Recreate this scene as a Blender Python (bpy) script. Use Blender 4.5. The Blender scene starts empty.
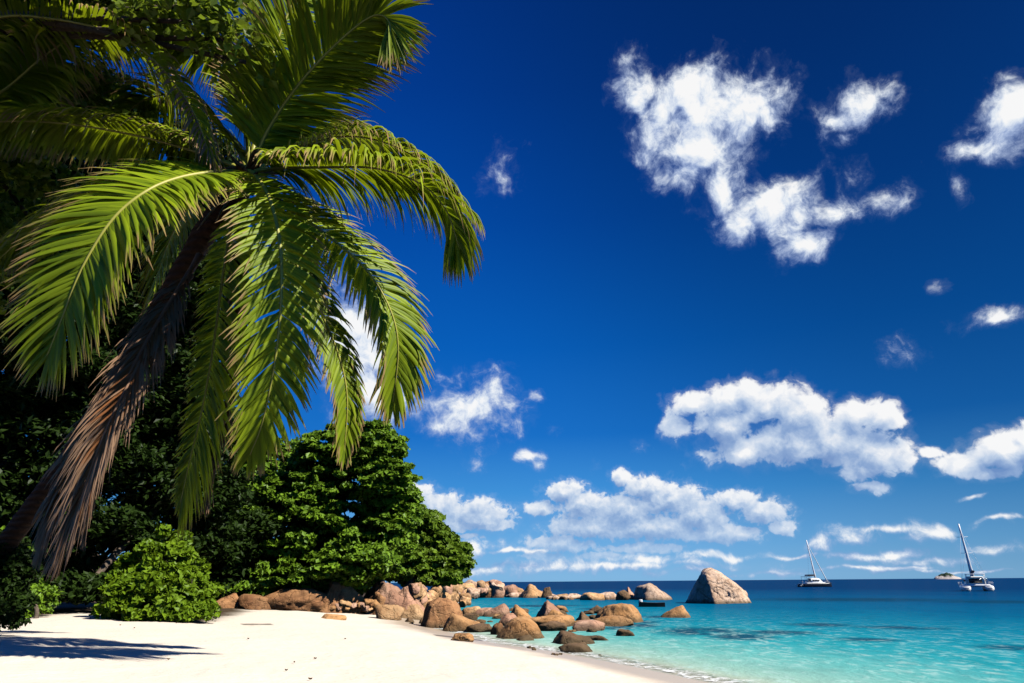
import bpy, math, random
import numpy as np
from mathutils import Vector, noise

S = bpy.context.scene
COL = S.collection
RNG = np.random.default_rng(7)
random.seed(7)

# ------------------------------------------------------------------ camera
FPX = 683.0
PITCH = math.radians(19.39)
ROLL = math.radians(0.45)
CAMH = 2.2
_c, _s = math.cos(PITCH), math.sin(PITCH)
FW = np.array([0, _c, _s]); _U = np.array([0, -_s, _c]); _R = np.array([1.0, 0, 0])
RT = _R * math.cos(ROLL) - _U * math.sin(ROLL)
UP = _U * math.cos(ROLL) + _R * math.sin(ROLL)
cam_d = bpy.data.cameras.new('camera')
cam = bpy.data.objects.new('camera', cam_d)
COL.objects.link(cam)
S.camera = cam
from mathutils import Matrix
m = Matrix(((RT[0], UP[0], -FW[0]), (RT[1], UP[1], -FW[1]), (RT[2], UP[2], -FW[2])))
cam.matrix_world = Matrix.Translation((0, 0, CAMH)) @ m.to_4x4()
cam_d.lens = 24
cam_d.sensor_width = 36
cam_d.clip_start = 0.1
cam_d.clip_end = 60000


def ray(px, py):
    return FW + (px - 512) / FPX * RT + (341.5 - py) / FPX * UP


def at(px, py, d):
    """world point seen at that pixel, d metres deep"""
    return np.array([0, 0, CAMH]) + ray(px, py) * d


def gp(px, py, z):
    r = ray(px, py)
    t = (z - CAMH) / r[2]
    return np.array([r[0] * t, r[1] * t, z]), t


def azel(px, py):
    r = ray(px, py)
    r = r / np.linalg.norm(r)
    return math.degrees(math.atan2(r[0], r[1])), math.degrees(math.asin(r[2]))


# ------------------------------------------------------------------ light
SUN_EL = math.radians(45)
SUN_AZ = math.radians(117)          # clockwise from +Y (the view direction)
sun_dir = Vector((math.sin(SUN_AZ) * math.cos(SUN_EL), math.cos(SUN_AZ) * math.cos(SUN_EL), math.sin(SUN_EL)))
sd = bpy.data.lights.new('sun', 'SUN')
sd.energy = 5.0
sd.angle = math.radians(0.5)
sd.color = (1.0, 0.955, 0.88)
sun = bpy.data.objects.new('sun', sd)
COL.objects.link(sun)
sun.rotation_euler = sun_dir.to_track_quat('Z', 'Y').to_euler()
sun.location = (20, -20, 60)

S.view_settings.view_transform = 'Standard'
S.view_settings.look = 'None'
S.view_settings.gamma = 1
S.view_settings.exposure = 0.5
S.cycles.max_bounces = 8
S.cycles.transparent_max_bounces = 16
S.cycles.diffuse_bounces = 0
S.cycles.caustics_reflective = False
S.cycles.caustics_refractive = False


# ------------------------------------------------------------------ node helpers
class NT:
    def __init__(self, tree):
        self.t = tree
        self.l = tree.links
        tree.nodes.clear()

    def n(self, typ, props=None, **ins):
        nd = self.t.nodes.new(typ)
        for k, v in (props or {}).items():
            setattr(nd, k, v)
        for k, v in ins.items():
            key = int(k[1:]) if k[0] == 'i' and k[1:].isdigit() else k.replace('_', ' ')
            self.set(nd.inputs[key], v)
        return nd

    def set(self, sock, v):
        if hasattr(v, 'is_linked') or hasattr(v, 'links'):
            self.l.new(v, sock)
        else:
            if isinstance(v, (tuple, list)) and len(v) == 3 and sock.type == 'RGBA':
                v = (*v, 1)
            sock.default_value = v

    def math(self, op, a, b=0.0, c=0.0, clamp=False):
        nd = self.t.nodes.new('ShaderNodeMath')
        nd.operation = op
        nd.use_clamp = clamp
        self.set(nd.inputs[0], a); self.set(nd.inputs[1], b); self.set(nd.inputs[2], c)
        return nd.outputs[0]

    def vm(self, op, a, b=(0, 0, 0), c=(0, 0, 0), out=0, scale=None):
        nd = self.t.nodes.new('ShaderNodeVectorMath')
        nd.operation = op
        self.set(nd.inputs[0], a); self.set(nd.inputs[1], b); self.set(nd.inputs[2], c)
        if scale is not None:
            self.set(nd.inputs['Scale'], scale)
        return nd.outputs[out]

    def mix(self, f, a, b, mode='MIX'):
        nd = self.t.nodes.new('ShaderNodeMix')
        nd.data_type = 'RGBA'
        nd.blend_type = mode
        self.set(nd.inputs[0], f); self.set(nd.inputs[6], a); self.set(nd.inputs[7], b)
        return nd.outputs[2]

    def ramp(self, f, stops, interp='LINEAR'):
        nd = self.t.nodes.new('ShaderNodeValToRGB')
        cr = nd.color_ramp
        cr.interpolation = interp
        while len(cr.elements) < len(stops):
            cr.elements.new(0.5)
        for e, (p, c) in zip(cr.elements, stops):
            e.position = p
            if not isinstance(c, (tuple, list)):
                c = (c, c, c)
            e.color = (*c[:3], 1)
        self.set(nd.inputs[0], f)
        return nd.outputs[0]

    def noise(self, vec, scale, detail=4, rough=0.55, dist=0.0, out='Fac', dim='3D'):
        nd = self.t.nodes.new('ShaderNodeTexNoise')
        nd.noise_dimensions = dim
        if vec is not None:
            self.l.new(vec, nd.inputs['Vector'])
        nd.inputs['Scale'].default_value = scale
        nd.inputs['Detail'].default_value = detail
        nd.inputs['Roughness'].default_value = rough
        nd.inputs['Distortion'].default_value = dist
        return nd.outputs[out]

    def smooth(self, v, a, b, lo=0.0, hi=1.0):
        nd = self.t.nodes.new('ShaderNodeMapRange')
        nd.interpolation_type = 'SMOOTHSTEP'
        self.set(nd.inputs[0], v)
        nd.inputs[1].default_value = a; nd.inputs[2].default_value = b
        nd.inputs[3].default_value = lo; nd.inputs[4].default_value = hi
        return nd.outputs[0]

    def lin(self, v, a, b, lo=0.0, hi=1.0):
        nd = self.t.nodes.new('ShaderNodeMapRange')
        self.set(nd.inputs[0], v)
        nd.inputs[1].default_value = a; nd.inputs[2].default_value = b
        nd.inputs[3].default_value = lo; nd.inputs[4].default_value = hi
        return nd.outputs[0]


def srgb(r, g, b):
    f = lambda v: (v / 255 / 12.92) if v <= 10 else ((v / 255 + 0.055) / 1.055) ** 2.4
    return (f(r), f(g), f(b))


# ------------------------------------------------------------------ sky
# cumulus and wisps: (pixel x, pixel y, half width, half height, faintness) turned
# into directions (azimuth, elevation); the sky is at infinity
WISP = [
    (636, 92, 20, 40, .05), (652, 130, 22, 35, .05), (668, 110, 28, 30, -.1), (690, 98, 30, 22, -.4), (712, 108, 45, 30, -.45), (742, 112, 32, 24, -.4),
    (768, 116, 20, 20, 0), (700, 150, 40, 28, -.2), (682, 178, 34, 20, .1), (722, 190, 24, 34, .05),
    (742, 222, 20, 22, .1), (776, 208, 34, 22, -.35), (800, 216, 30, 18, -.1), (800, 244, 34, 22, .1), (834, 212, 44, 20, .28),
    (850, 178, 26, 28, .38), (890, 204, 28, 22, .32), (862, 104, 42, 22, .08), (838, 120, 26, 16, .2), (845, 138, 18, 14, .4),
    (1016, 118, 36, 26, -.4), (978, 150, 34, 13, .15), (956, 186, 14, 16, .25), (1000, 150, 40, 16, .2),
    (996, 316, 40, 11, .05), (500, 172, 24, 26, .38), (470, 408, 44, 28, -.05), (500, 400, 24, 24, .15), (440, 425, 24, 14, .2),
    (528, 455, 15, 9, .12), (534, 464, 11, 9, .25),
    (356, 345, 38, 50, -.15), (380, 392, 34, 30, -.1), (938, 290, 16, 9, .45), (535, 395, 12, 8, .35), (900, 355, 30, 20, .55), (1010, 80, 14, 10, .45),
    (472, 467, 16, 14, .62), (438, 480, 18, 12, .68), (555, 436, 20, 10, .7), (595, 465, 14, 12, .66), (640, 447, 18, 12, .7),
    (900, 528, 95, 5, .28), (860, 556, 70, 6, .3), (930, 560, 60, 7, .38), (760, 572, 120, 5, .4), (560, 566, 110, 8, .32), (650, 560, 90, 8, .3),
    (850, 536, 40, 12, .34), (985, 545, 40, 8, .34), (900, 552, 26, 6, .12), (932, 530, 24, 10, .1), (975, 497, 16, 3, .35), (1000, 520, 40, 4, .25), (700, 572, 60, 5, .3), (480, 572, 50, 7, .3), (620, 566, 140, 5, .2), (860, 568, 120, 4, .3), (520, 552, 60, 4, .22), (720, 556, 60, 4, .25), (800, 556, 50, 3, .3), (960, 570, 70, 3, .3),
    (820, 545, 24, 12, .25), (470, 548, 40, 14, .3),
]
CUM = [
    (694, 404, 28, 14, .05), (676, 425, 16, 18, .2), (735, 398, 30, 16, 0), (752, 388, 18, 12, 0), (725, 425, 32, 26, 0), (770, 405, 34, 22, -.1),
    (800, 415, 30, 22, -.1), (745, 452, 44, 16, 0), (790, 442, 50, 20, -.1), (838, 440, 40, 24, -.1), (862, 415, 26, 16, 0),
    (885, 418, 20, 16, .05), (880, 452, 30, 24, -.05), (866, 472, 40, 12, .1), (872, 488, 30, 8, .2), (905, 462, 14, 14, .1),
    (1005, 452, 40, 18, -.1), (962, 462, 34, 13, .0), (935, 452, 20, 9, .2), (1030, 440, 24, 16, 0), (990, 472, 36, 9, .1),
]
LOW = [
    (622, 478, 12, 9, .05), (645, 488, 26, 12, 0), (565, 492, 22, 12, .05), (540, 508, 18, 8, .05), (585, 506, 30, 14, 0), (625, 510, 34, 16, -.05),
    (668, 500, 34, 16, -.05), (700, 515, 34, 16, -.05), (650, 528, 60, 14, -.05), (720, 534, 46, 10, 0), (590, 528, 46, 12, 0), (560, 544, 40, 10, .05),
    (640, 548, 50, 7, .12), (545, 556, 26, 6, .15), (735, 500, 26, 11, .05), (764, 512, 26, 13, 0), (782, 527, 16, 9, .05), (600, 556, 30, 5, .15),
    (416, 498, 22, 14, -.05), (440, 508, 26, 14, -.05), (480, 508, 22, 12, .15), (478, 516, 36, 13, 0), (490, 524, 24, 9, 0), (408, 512, 20, 14, 0),
    (455, 524, 28, 8, .08), (432, 520, 20, 10, .08), (462, 536, 26, 4, .2), (412, 540, 16, 10, .1),
]
world = bpy.data.worlds.new('World')
S.world = world
world.use_nodes = True
W = NT(world.node_tree)
tc = W.n('ShaderNodeTexCoord')
D = W.vm('NORMALIZE', tc.outputs['Generated'])
sep = W.n('ShaderNodeSeparateXYZ', i0=D)
X, Y, Z = sep.outputs
az = W.math('MULTIPLY', W.math('ARCTAN2', X, Y), 57.29578)
el = W.math('MULTIPLY', W.math('ARCSINE', Z), 57.29578)
P0 = W.n('ShaderNodeCombineXYZ', X=az, Y=el, Z=0.0).outputs[0]


def warp(P, sc, amp, seed):
    nz = W.noise(W.vm('ADD', P, (seed, seed, seed)), sc, 3, .5, 0, 'Color')
    return W.vm('MULTIPLY_ADD', W.vm('SUBTRACT', nz, (.5, .5, .5)), (amp, amp * .8, 0), P)


def field(P, blobs, k):
    m = None
    for (x, y, rx, ry, f) in blobs:
        a, e = azel(x, y)
        a2, _ = azel(x + rx, y)
        _, e2 = azel(x, y - ry)
        sx, sy = 1 / max(abs(a2 - a), .05), 1 / max(abs(e2 - e), .05)
        v = W.vm('MULTIPLY_ADD', P, (sx, sy, 0), (-a * sx, -e * sy, f * 1.0))
        L = W.vm('LENGTH', v, out=1)
        if f:
            L = W.math('ADD', L, f)
        m = L if m is None else W.math('SMOOTH_MIN', m, L, k)
    return m


def density(P, blobs, k, wamp, wsc, nsc, namp, detail, rough, seed, off_=1.2):
    Pw = warp(P, wsc, wamp, seed)
    m = field(Pw, blobs, k)
    fb = W.noise(W.vm('ADD', Pw, (seed * 2, 3, seed)), nsc, detail, rough, .1)
    big = W.noise(W.vm('ADD', P, (seed, 9, seed)), nsc * .35, 3, .5)
    d = W.math('MULTIPLY_ADD', W.math('SUBTRACT', fb, .5), namp, W.math('SUBTRACT', off_, m))
    return W.math('MULTIPLY_ADD', W.math('SUBTRACT', big, .5), namp * .35, d)


SUNOFF = (0.7, 1.35, 0)
dc0 = density(P0, CUM, .18, 1.5, .55, .75, 1.75, 9, .58, 11)
dc1 = density(W.vm('ADD', P0, SUNOFF), CUM, .18, 1.5, .55, .75, 1.75, 5, .55, 11)
dl0 = density(P0, LOW, .15, .9, .9, 1.35, 1.5, 9, .60, 17)
dl1 = density(W.vm('ADD', P0, (.4, .75, 0)), LOW, .15, .9, .9, 1.35, 1.5, 5, .55, 17)
dw0 = density(P0, WISP, .28, 2.4, .30, .42, 3.0, 12, .66, 31, 1.26)
dw1 = density(W.vm('ADD', P0, (.7, 1.1, 0)), WISP, .28, 2.4, .30, .42, 3.0, 5, .6, 31, 1.26)

sky = W.n('ShaderNodeTexSky', {'sky_type': 'NISHITA', 'sun_disc': False, 'sun_elevation': SUN_EL,
                              'sun_rotation': SUN_AZ, 'altitude': 0, 'air_density': 1.0, 'dust_density': 0.3, 'ozone_density': 2.0})
skyc = W.mix(1.0, sky.outputs[0], (0.08, 0.55, 1.0), 'MULTIPLY')
elf = W.lin(el, -2, 50)
grad = W.ramp(elf, [(0.0, srgb(128, 178, 224)), (0.045, srgb(136, 186, 230)), (0.09, srgb(112, 174, 229)), (0.17, srgb(66, 146, 218)),
                    (0.26, srgb(24, 110, 200)), (0.40, srgb(4, 92, 186)), (0.60, srgb(0, 70, 164)), (0.80, srgb(0, 54, 142)), (1.0, srgb(0, 42, 122))])
# the polarised band of the sky darkens towards the upper right
pd = azel(1150, -60)
pv = (math.sin(math.radians(pd[0])) * math.cos(math.radians(pd[1])), math.cos(math.radians(pd[0])) * math.cos(math.radians(pd[1])), math.sin(math.radians(pd[1])))
dotp = W.vm('DOT_PRODUCT', D, pv, out=1)
dark = W.smooth(dotp, .62, 1.0, 1.0, .45)
grad = W.vm('SCALE', grad, scale=dark)
grad = W.vm('SCALE', grad, scale=10.0)
base = W.mix(0.12, grad, skyc)
# cloud colours
def cumulus(d0, d1, haze):
    sf = W.math('SUBTRACT', d0, d1)
    b_ = W.math('ADD', W.lin(sf, -.8, 1.30), W.smooth(d0, .15, .9, .12, -.05))
    c_ = W.ramp(b_, [(0.0, srgb(112, 146, 200)), (0.25, srgb(146, 174, 216)), (0.5, srgb(200, 216, 238)), (.80, srgb(255, 255, 255))])
    c_ = W.mix(W.smooth(el, 0, 9, haze, 0), c_, srgb(150, 190, 232))
    soft = W.math('MULTIPLY', W.lin(sf, 0, -1.0, 0, 1), .24)
    a_ = W.smooth(W.math('SUBTRACT', d0, soft), -.02, .44, 0, .97)
    a_ = W.math('MAXIMUM', a_, W.smooth(d0, -.35, .35, 0, .14))
    return c_, W.math('MULTIPLY', a_, W.smooth(el, .3, 4.0, .35, 1))


cumc, ac = cumulus(dc0, dc1, .4)
lowc, al = cumulus(dl0, dl1, .45)
selfw = W.math('SUBTRACT', dw0, dw1)
bw = W.math('ADD', W.lin(selfw, -1.3, 1.5, 0, .6), W.smooth(dw0, .1, 1.6, 0, .58))
wisc = W.ramp(bw, [(0.0, srgb(110, 140, 200)), (0.4, srgb(178, 196, 230)), (0.68, srgb(232, 240, 250)), (.85, srgb(255, 255, 255))])
aw = W.math('MAXIMUM', W.smooth(dw0, -.05, 1.0, 0, .97), W.smooth(dw0, -.3, .5, 0, .09))
out = W.mix(aw, base, W.vm('SCALE', wisc, scale=9.6))
out = W.mix(al, out, W.vm('SCALE', lowc, scale=9.6))
out = W.mix(ac, out, W.vm('SCALE', cumc, scale=9.6))
bg = W.n('ShaderNodeBackground', i0=out, Strength=0.0707)
wo = W.n('ShaderNodeOutputWorld', i0=bg.outputs[0])
world.cycles.sampling_method = 'MANUAL'
world.cycles.sample_map_resolution = 256


# ------------------------------------------------------------------ object helpers
def tag(o, label=None, cat=None, group=None, kind=None):
    if label: o['label'] = label
    if cat: o['category'] = cat
    if group: o['group'] = group
    if kind: o['kind'] = kind
    return o


def empty(name, loc, label, cat, group=None):
    o = bpy.data.objects.new(name, None)
    COL.objects.link(o)
    o.location = tuple(float(v) for v in loc)
    o.empty_display_size = .3
    return tag(o, label, cat, group)


def mesh_obj(name, V, Fc, mat, parent=None, smooth=True, attrs=None, origin=None):
    """V (n,3) array in world space; Fc (m,k) array or list of index tuples"""
    V = np.asarray(V, dtype=np.float64)
    if parent is not None:
        org = np.array(parent_world(parent))
    elif origin is not None:
        org = np.array(origin)
    else:
        org = np.zeros(3)
    me = bpy.data.meshes.new(name)
    V = V - org
    if isinstance(Fc, np.ndarray):
        nf, k = Fc.shape
        me.vertices.add(len(V))
        me.vertices.foreach_set('co', V.ravel().astype(np.float32))
        me.loops.add(nf * k)
        me.loops.foreach_set('vertex_index', Fc.ravel().astype(np.int32))
        me.polygons.add(nf)
        me.polygons.foreach_set('loop_start', (np.arange(nf) * k).astype(np.int32))
        me.polygons.foreach_set('loop_total', np.full(nf, k, dtype=np.int32))
    else:
        me.from_pydata(V.tolist(), [], Fc)
    me.polygons.foreach_set('use_smooth', np.full(len(me.polygons), bool(smooth)))
    for an, (dom, arr) in (attrs or {}).items():
        a = me.attributes.new(an, 'FLOAT', dom)
        a.data.foreach_set('value', np.asarray(arr, dtype=np.float32))
    me.update(calc_edges=True)
    me.validate()
    me.materials.append(mat)
    o = bpy.data.objects.new(name, me)
    COL.objects.link(o)
    if parent is not None:
        o.parent = parent
    else:
        o.location = tuple(float(v) for v in org)
    return o


def parent_world(p):
    v = np.zeros(3)
    while p is not None:
        v = v + np.array(p.location)
        p = p.parent
    return v


def unit(v):
    v = np.asarray(v, float)
    return v / (np.linalg.norm(v, axis=-1, keepdims=True) + 1e-9)


def catmull(P, n):
    P = np.asarray(P, float)
    Q = np.vstack([2 * P[0] - P[1], P, 2 * P[-1] - P[-2]])
    m = len(P) - 1
    t = np.linspace(0, m - 1e-6, n)
    i = t.astype(int); u = (t - i)[:, None]
    p0, p1, p2, p3 = Q[i], Q[i + 1], Q[i + 2], Q[i + 3]
    R = .5 * (2 * p1 + (p2 - p0) * u + (2 * p0 - 5 * p1 + 4 * p2 - p3) * u ** 2 + (3 * p1 - p0 - 3 * p2 + p3) * u ** 3)
    # even spacing
    d = np.r_[0, np.cumsum(np.linalg.norm(np.diff(R, axis=0), axis=1))]
    s = np.linspace(0, d[-1], n)
    return np.stack([np.interp(s, d, R[:, k]) for k in range(3)], 1)


def tube(P, rad, sides=8, rough=0.0, seed=0, cap=True):
    P = np.asarray(P, float)
    n = len(P)
    rad = np.broadcast_to(np.asarray(rad, float), (n,)) if np.ndim(rad) else np.full(n, rad)
    T = unit(np.gradient(P, axis=0))
    ref = np.array([0, 0, 1.0]) if abs(T[0][2]) < .9 else np.array([1.0, 0, 0])
    N = unit(np.cross(T[0], ref))
    V = []
    rg = np.random.default_rng(seed)
    for i in range(n):
        N = unit(N - T[i] * np.dot(N, T[i]))
        B = np.cross(T[i], N)
        a = np.linspace(0, 2 * math.pi, sides, endpoint=False)
        r = rad[i] * (1 + rough * rg.uniform(-1, 1, sides))
        V.append(P[i] + np.cos(a)[:, None] * N * r[:, None] + np.sin(a)[:, None] * B * r[:, None])
    V = np.vstack(V)
    F = []
    for i in range(n - 1):
        for k in range(sides):
            a, b = i * sides + k, i * sides + (k + 1) % sides
            F.append((a, b, b + sides, a + sides))
    if cap:
        V = np.vstack([V, P[0], P[-1]])
        c0, c1 = len(V) - 2, len(V) - 1
        for k in range(sides):
            F.append((c0, (k + 1) % sides, k, k))
            F.append((c1, (n - 1) * sides + k, (n - 1) * sides + (k + 1) % sides, (n - 1) * sides + (k + 1) % sides))
    F = [f if f[2] != f[3] else f[:3] for f in F]
    return V, F


class MB:
    def __init__(self): self.V = []; self.F = []; self.n = 0
    def add(self, V, F):
        self.V.append(np.asarray(V, float)); self.F += [tuple(i + self.n for i in f) for f in F]; self.n += len(V)
        return self
    def tube(self, P, r, sides=8, **k): return self.add(*tube(P, r, sides, **k))
    def build(self, name, mat, parent=None, **k): return mesh_obj(name, np.vstack(self.V), self.F, mat, parent, **k)


# ------------------------------------------------------------------ materials
def new_mat(name):
    mt = bpy.data.materials.new(name)
    mt.use_nodes = True
    return mt, NT(mt.node_tree)


def finish(N, shader, disp=None):
    o = N.n('ShaderNodeOutputMaterial', i0=shader)


def attr(N, name):
    return N.n('ShaderNodeAttribute', {'attribute_name': name}).outputs['Fac']


def mat_leaf(name, c_dark, c_light, trans=(0.2, 0.3, 0.03), tfac=.35, rough=.45, dry=None, gloss=.35, dead=False, blotch=.0):
    mt, N = new_mat(name)
    rnd = attr(N, 'rnd')
    geo = N.n('ShaderNodeNewGeometry')
    nz = N.noise(geo.outputs['Position'], 1.3, 3)
    f = N.math('ADD', N.math('MULTIPLY', rnd, .7), N.math('MULTIPLY', nz, .5), clamp=True)
    col = N.mix(f, c_dark, c_light)
    tcol = N.mix(f, tuple(.7 * v for v in trans), trans)
    if dry is not None:
        dr = attr(N, 'dry')
        col = N.mix(dr, col, dry)
        tcol = N.mix(dr, tcol, tuple(.7 * v for v in dry))
    p = N.n('ShaderNodeBsdfPrincipled', Base_Color=col, Roughness=rough)
    p.inputs['Specular IOR Level'].default_value = gloss
    tr = N.n('ShaderNodeBsdfTranslucent', Color=tcol)
    mx = N.n('ShaderNodeMixShader', i0=tfac, i1=p.outputs[0], i2=tr.outputs[0])
    finish(N, mx.outputs[0])
    return mt


def mat_simple(name, col, rough=.5, spec=.5, noise_amt=.15, nscale=8, bump=.0, metallic=0.0):
    mt, N = new_mat(name)
    tcn = N.n('ShaderNodeTexCoord').outputs['Object']
    nz = N.noise(tcn, nscale, 5, .6)
    c = N.mix(nz, tuple(v * (1 - noise_amt) for v in col), tuple(min(1, v * (1 + noise_amt)) for v in col))
    p = N.n('ShaderNodeBsdfPrincipled', Base_Color=c, Roughness=rough, Metallic=metallic)
    p.inputs['Specular IOR Level'].default_value = spec
    if bump:
        b = N.n('ShaderNodeBump', Strength=bump, Distance=.05, Height=nz)
        N.l.new(b.outputs[0], p.inputs['Normal'])
    finish(N, p.outputs[0])
    return mt


def mat_bark(name, c0, c1, ring=0.0, scale=3.0):
    mt, N = new_mat(name)
    geo = N.n('ShaderNodeNewGeometry').outputs['Position']
    v = N.vm('MULTIPLY', geo, (1, 1, .35))
    nz = N.noise(v, scale * 3, 8, .65)
    if ring:
        wv = N.n('ShaderNodeTexWave', {'wave_type': 'BANDS', 'bands_direction': 'Z'}, Scale=ring, Distortion=2.5, Detail=3.0)
        N.l.new(geo, wv.inputs['Vector'])
        nz = N.math('MULTIPLY_ADD', wv.outputs['Fac'], .5, N.math('MULTIPLY', nz, .6))
    c = N.mix(N.smooth(nz, .25, .8), c0, c1)
    p = N.n('ShaderNodeBsdfPrincipled', Base_Color=c, Roughness=.85)
    p.inputs['Specular IOR Level'].default_value = .2
    b = N.n('ShaderNodeBump', Strength=.8, Distance=.06, Height=nz)
    N.l.new(b.outputs[0], p.inputs['Normal'])
    finish(N, p.outputs[0])
    return mt


def mat_rock(name, c0, c1, c2, wet=True, seed=0.0):
    mt, N = new_mat(name)
    geo = N.n('ShaderNodeNewGeometry')
    pos = geo.outputs['Position']
    oi = N.n('ShaderNodeObjectInfo').outputs['Random']
    ps = N.vm('ADD', pos, (seed, seed, 0))
    n1 = N.noise(ps, .55, 6, .62, .6)
    n2 = N.noise(ps, 2.2, 8, .65, .3)
    n3 = N.noise(ps, 14, 6, .7)
    streak = N.noise(N.vm('MULTIPLY', ps, (2.2, 2.2, .35)), 1.3, 6, .6, .8)
    c = N.mix(N.smooth(n1, .35, .68), c0, c1)
    c = N.mix(N.smooth(n2, .45, .78), c, c2)
    c = N.mix(N.smooth(streak, .52, .72, 0, .8), c, tuple(v * .32 for v in c0))
    c = N.mix(N.smooth(n3, .45, .75, 0, .2), c, tuple(v * .45 for v in c1))
    c = N.vm('SCALE', c, scale=N.lin(oi, 0, 1, .78, 1.2))
    if wet:
        z = N.n('ShaderNodeSeparateXYZ', i0=pos).outputs[2]
        zz = N.math('MULTIPLY_ADD', N.math('SUBTRACT', n2, .5), .35, z)
        algae = N.smooth(zz, .04, .42, .78, 0)
        c = N.mix(algae, c, (.075, .055, .026))
    p = N.n('ShaderNodeBsdfPrincipled', Base_Color=c, Roughness=.82)
    p.inputs['Specular IOR Level'].default_value = .25
    # weathering cracks
    vo = N.n('ShaderNodeTexVoronoi', {'feature': 'DISTANCE_TO_EDGE'}, Scale=.75)
    N.l.new(N.vm('ADD', N.vm('MULTIPLY', ps, (1, 1, 1.6)), N.vm('SCALE', N.noise(ps, 1.5, 4, .6, 0, 'Color'), scale=1.2)), vo.inputs['Vector'])
    crack = N.smooth(vo.outputs['Distance'], 0, .035)
    h = N.math('MULTIPLY_ADD', n2, .9, N.math('MULTIPLY_ADD', crack, .35, N.math('MULTIPLY', n3, .22)))
    b = N.n('ShaderNodeBump', Strength=.8, Distance=.16, Height=h)
    N.l.new(b.outputs[0], p.inputs['Normal'])
    finish(N, p.outputs[0])
    return mt


M_ROCK = {
    'tan': mat_rock('granite_tan', (.41, .20, .07), (.57, .31, .13), (.46, .27, .13), seed=1),
    'pink': mat_rock('granite_pink', (.44, .23, .14), (.58, .36, .24), (.32, .16, .09), seed=5),
    'pale': mat_rock('granite_pale', (.60, .40, .26), (.74, .54, .39), (.38, .21, .12), seed=9),
    'ochre': mat_rock('granite_ochre', (.54, .30, .13), (.68, .43, .22), (.36, .17, .07), seed=13),
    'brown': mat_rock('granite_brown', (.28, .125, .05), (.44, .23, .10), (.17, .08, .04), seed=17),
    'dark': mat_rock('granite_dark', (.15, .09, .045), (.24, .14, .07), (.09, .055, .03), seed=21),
}

# ------------------------------------------------------------------ terrain
SHORE = np.array([(30, -120), (20, -40), (11, -8), (7.2, 6), (4.4, 17.2), (3.3, 20.2), (1.4, 24.7), (-.6, 27.8), (-2.0, 31.6),
                  (-4.3, 38), (-5.6, 46), (-6.2, 60), (-6.6, 76), (-7.2, 92), (-7.5, 108), (-12, 126), (-60, 170), (-400, 300), (-3000, 900)], float)


def shore_dist(x, y):
    """metres to the shoreline, positive at sea"""
    best = np.full(x.shape, 1e9); sgn = np.ones(x.shape)
    for a, b in zip(SHORE[:-1], SHORE[1:]):
        ab = b - a
        t = np.clip(((x - a[0]) * ab[0] + (y - a[1]) * ab[1]) / ab.dot(ab), 0, 1)
        dx, dy = x - (a[0] + t * ab[0]), y - (a[1] + t * ab[1])
        d = np.hypot(dx, dy)
        cr = ab[0] * dy - ab[1] * dx
        u = d < best - 1e-9
        best = np.where(u, d, best)
        sgn = np.where(u, np.where(cr < 0, 1, -1), sgn)
    return best * sgn


def smooth01(v, a, b):
    t = np.clip((v - a) / (b - a), 0, 1)
    return t * t * (3 - 2 * t)


def vnoise(x, y, s, seed=0):
    """cheap layered sine noise, -1..1"""
    r = np.zeros_like(x)
    rg = np.random.default_rng(seed)
    amp = 1; tot = 0; f = 1 / s
    for o in range(4):
        for k in range(4):
            a = rg.uniform(0, 2 * math.pi); ph = rg.uniform(0, 6.28)
            r += amp * .5 * np.sin((x * math.cos(a) + y * math.sin(a)) * f * rg.uniform(.7, 1.4) * 2 + ph)
        tot += amp; amp *= .55; f *= 2.1
    return r / tot


def terrain_z(x, y):
    x = np.asarray(x, float); y = np.asarray(y, float)
    s = shore_dist(x, y)
    l = -s
    land = 1.25 * (1 - np.exp(-np.clip(l, 0, None) / 9.0))
    hill = 9 * smooth01(l, 22, 75) * smooth01(y, 12, 50) + 3 * smooth01(l, 30, 200)
    sea = -0.085 * np.clip(s, 0, 12) - .05 * np.clip(s - 12, 0, 60) - .02 * np.clip(s - 72, 0, 600)
    z = np.where(l > 0, land + hill, sea)
    z += .035 * vnoise(x, y, 3.0, 3) * smooth01(l, .5, 4) + .03 * vnoise(x, y, 1.1, 4) * smooth01(l, 1, 4)
    return z


def tz(x, y):
    return float(terrain_z(np.array([x]), np.array([y]))[0])


def polar(r0, r1, nr, fine_half, nf, nc):
    rr = np.r_[0, np.geomspace(r0, r1, nr)]
    a = np.r_[np.linspace(-fine_half, fine_half, nf), np.linspace(fine_half, 2 * math.pi - fine_half, nc)[1:-1]]
    R, A = np.meshgrid(rr, a, indexing='ij')
    x = R * np.sin(A); y = R * np.cos(A)
    nA = len(a)
    i, j = np.meshgrid(np.arange(len(rr) - 1), np.arange(nA), indexing='ij')
    j2 = (j + 1) % nA
    F = np.stack([i * nA + j, (i + 1) * nA + j, (i + 1) * nA + j2, i * nA + j2], -1).reshape(-1, 4)[:, ::-1]
    return x.ravel(), y.ravel(), F.copy()


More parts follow.
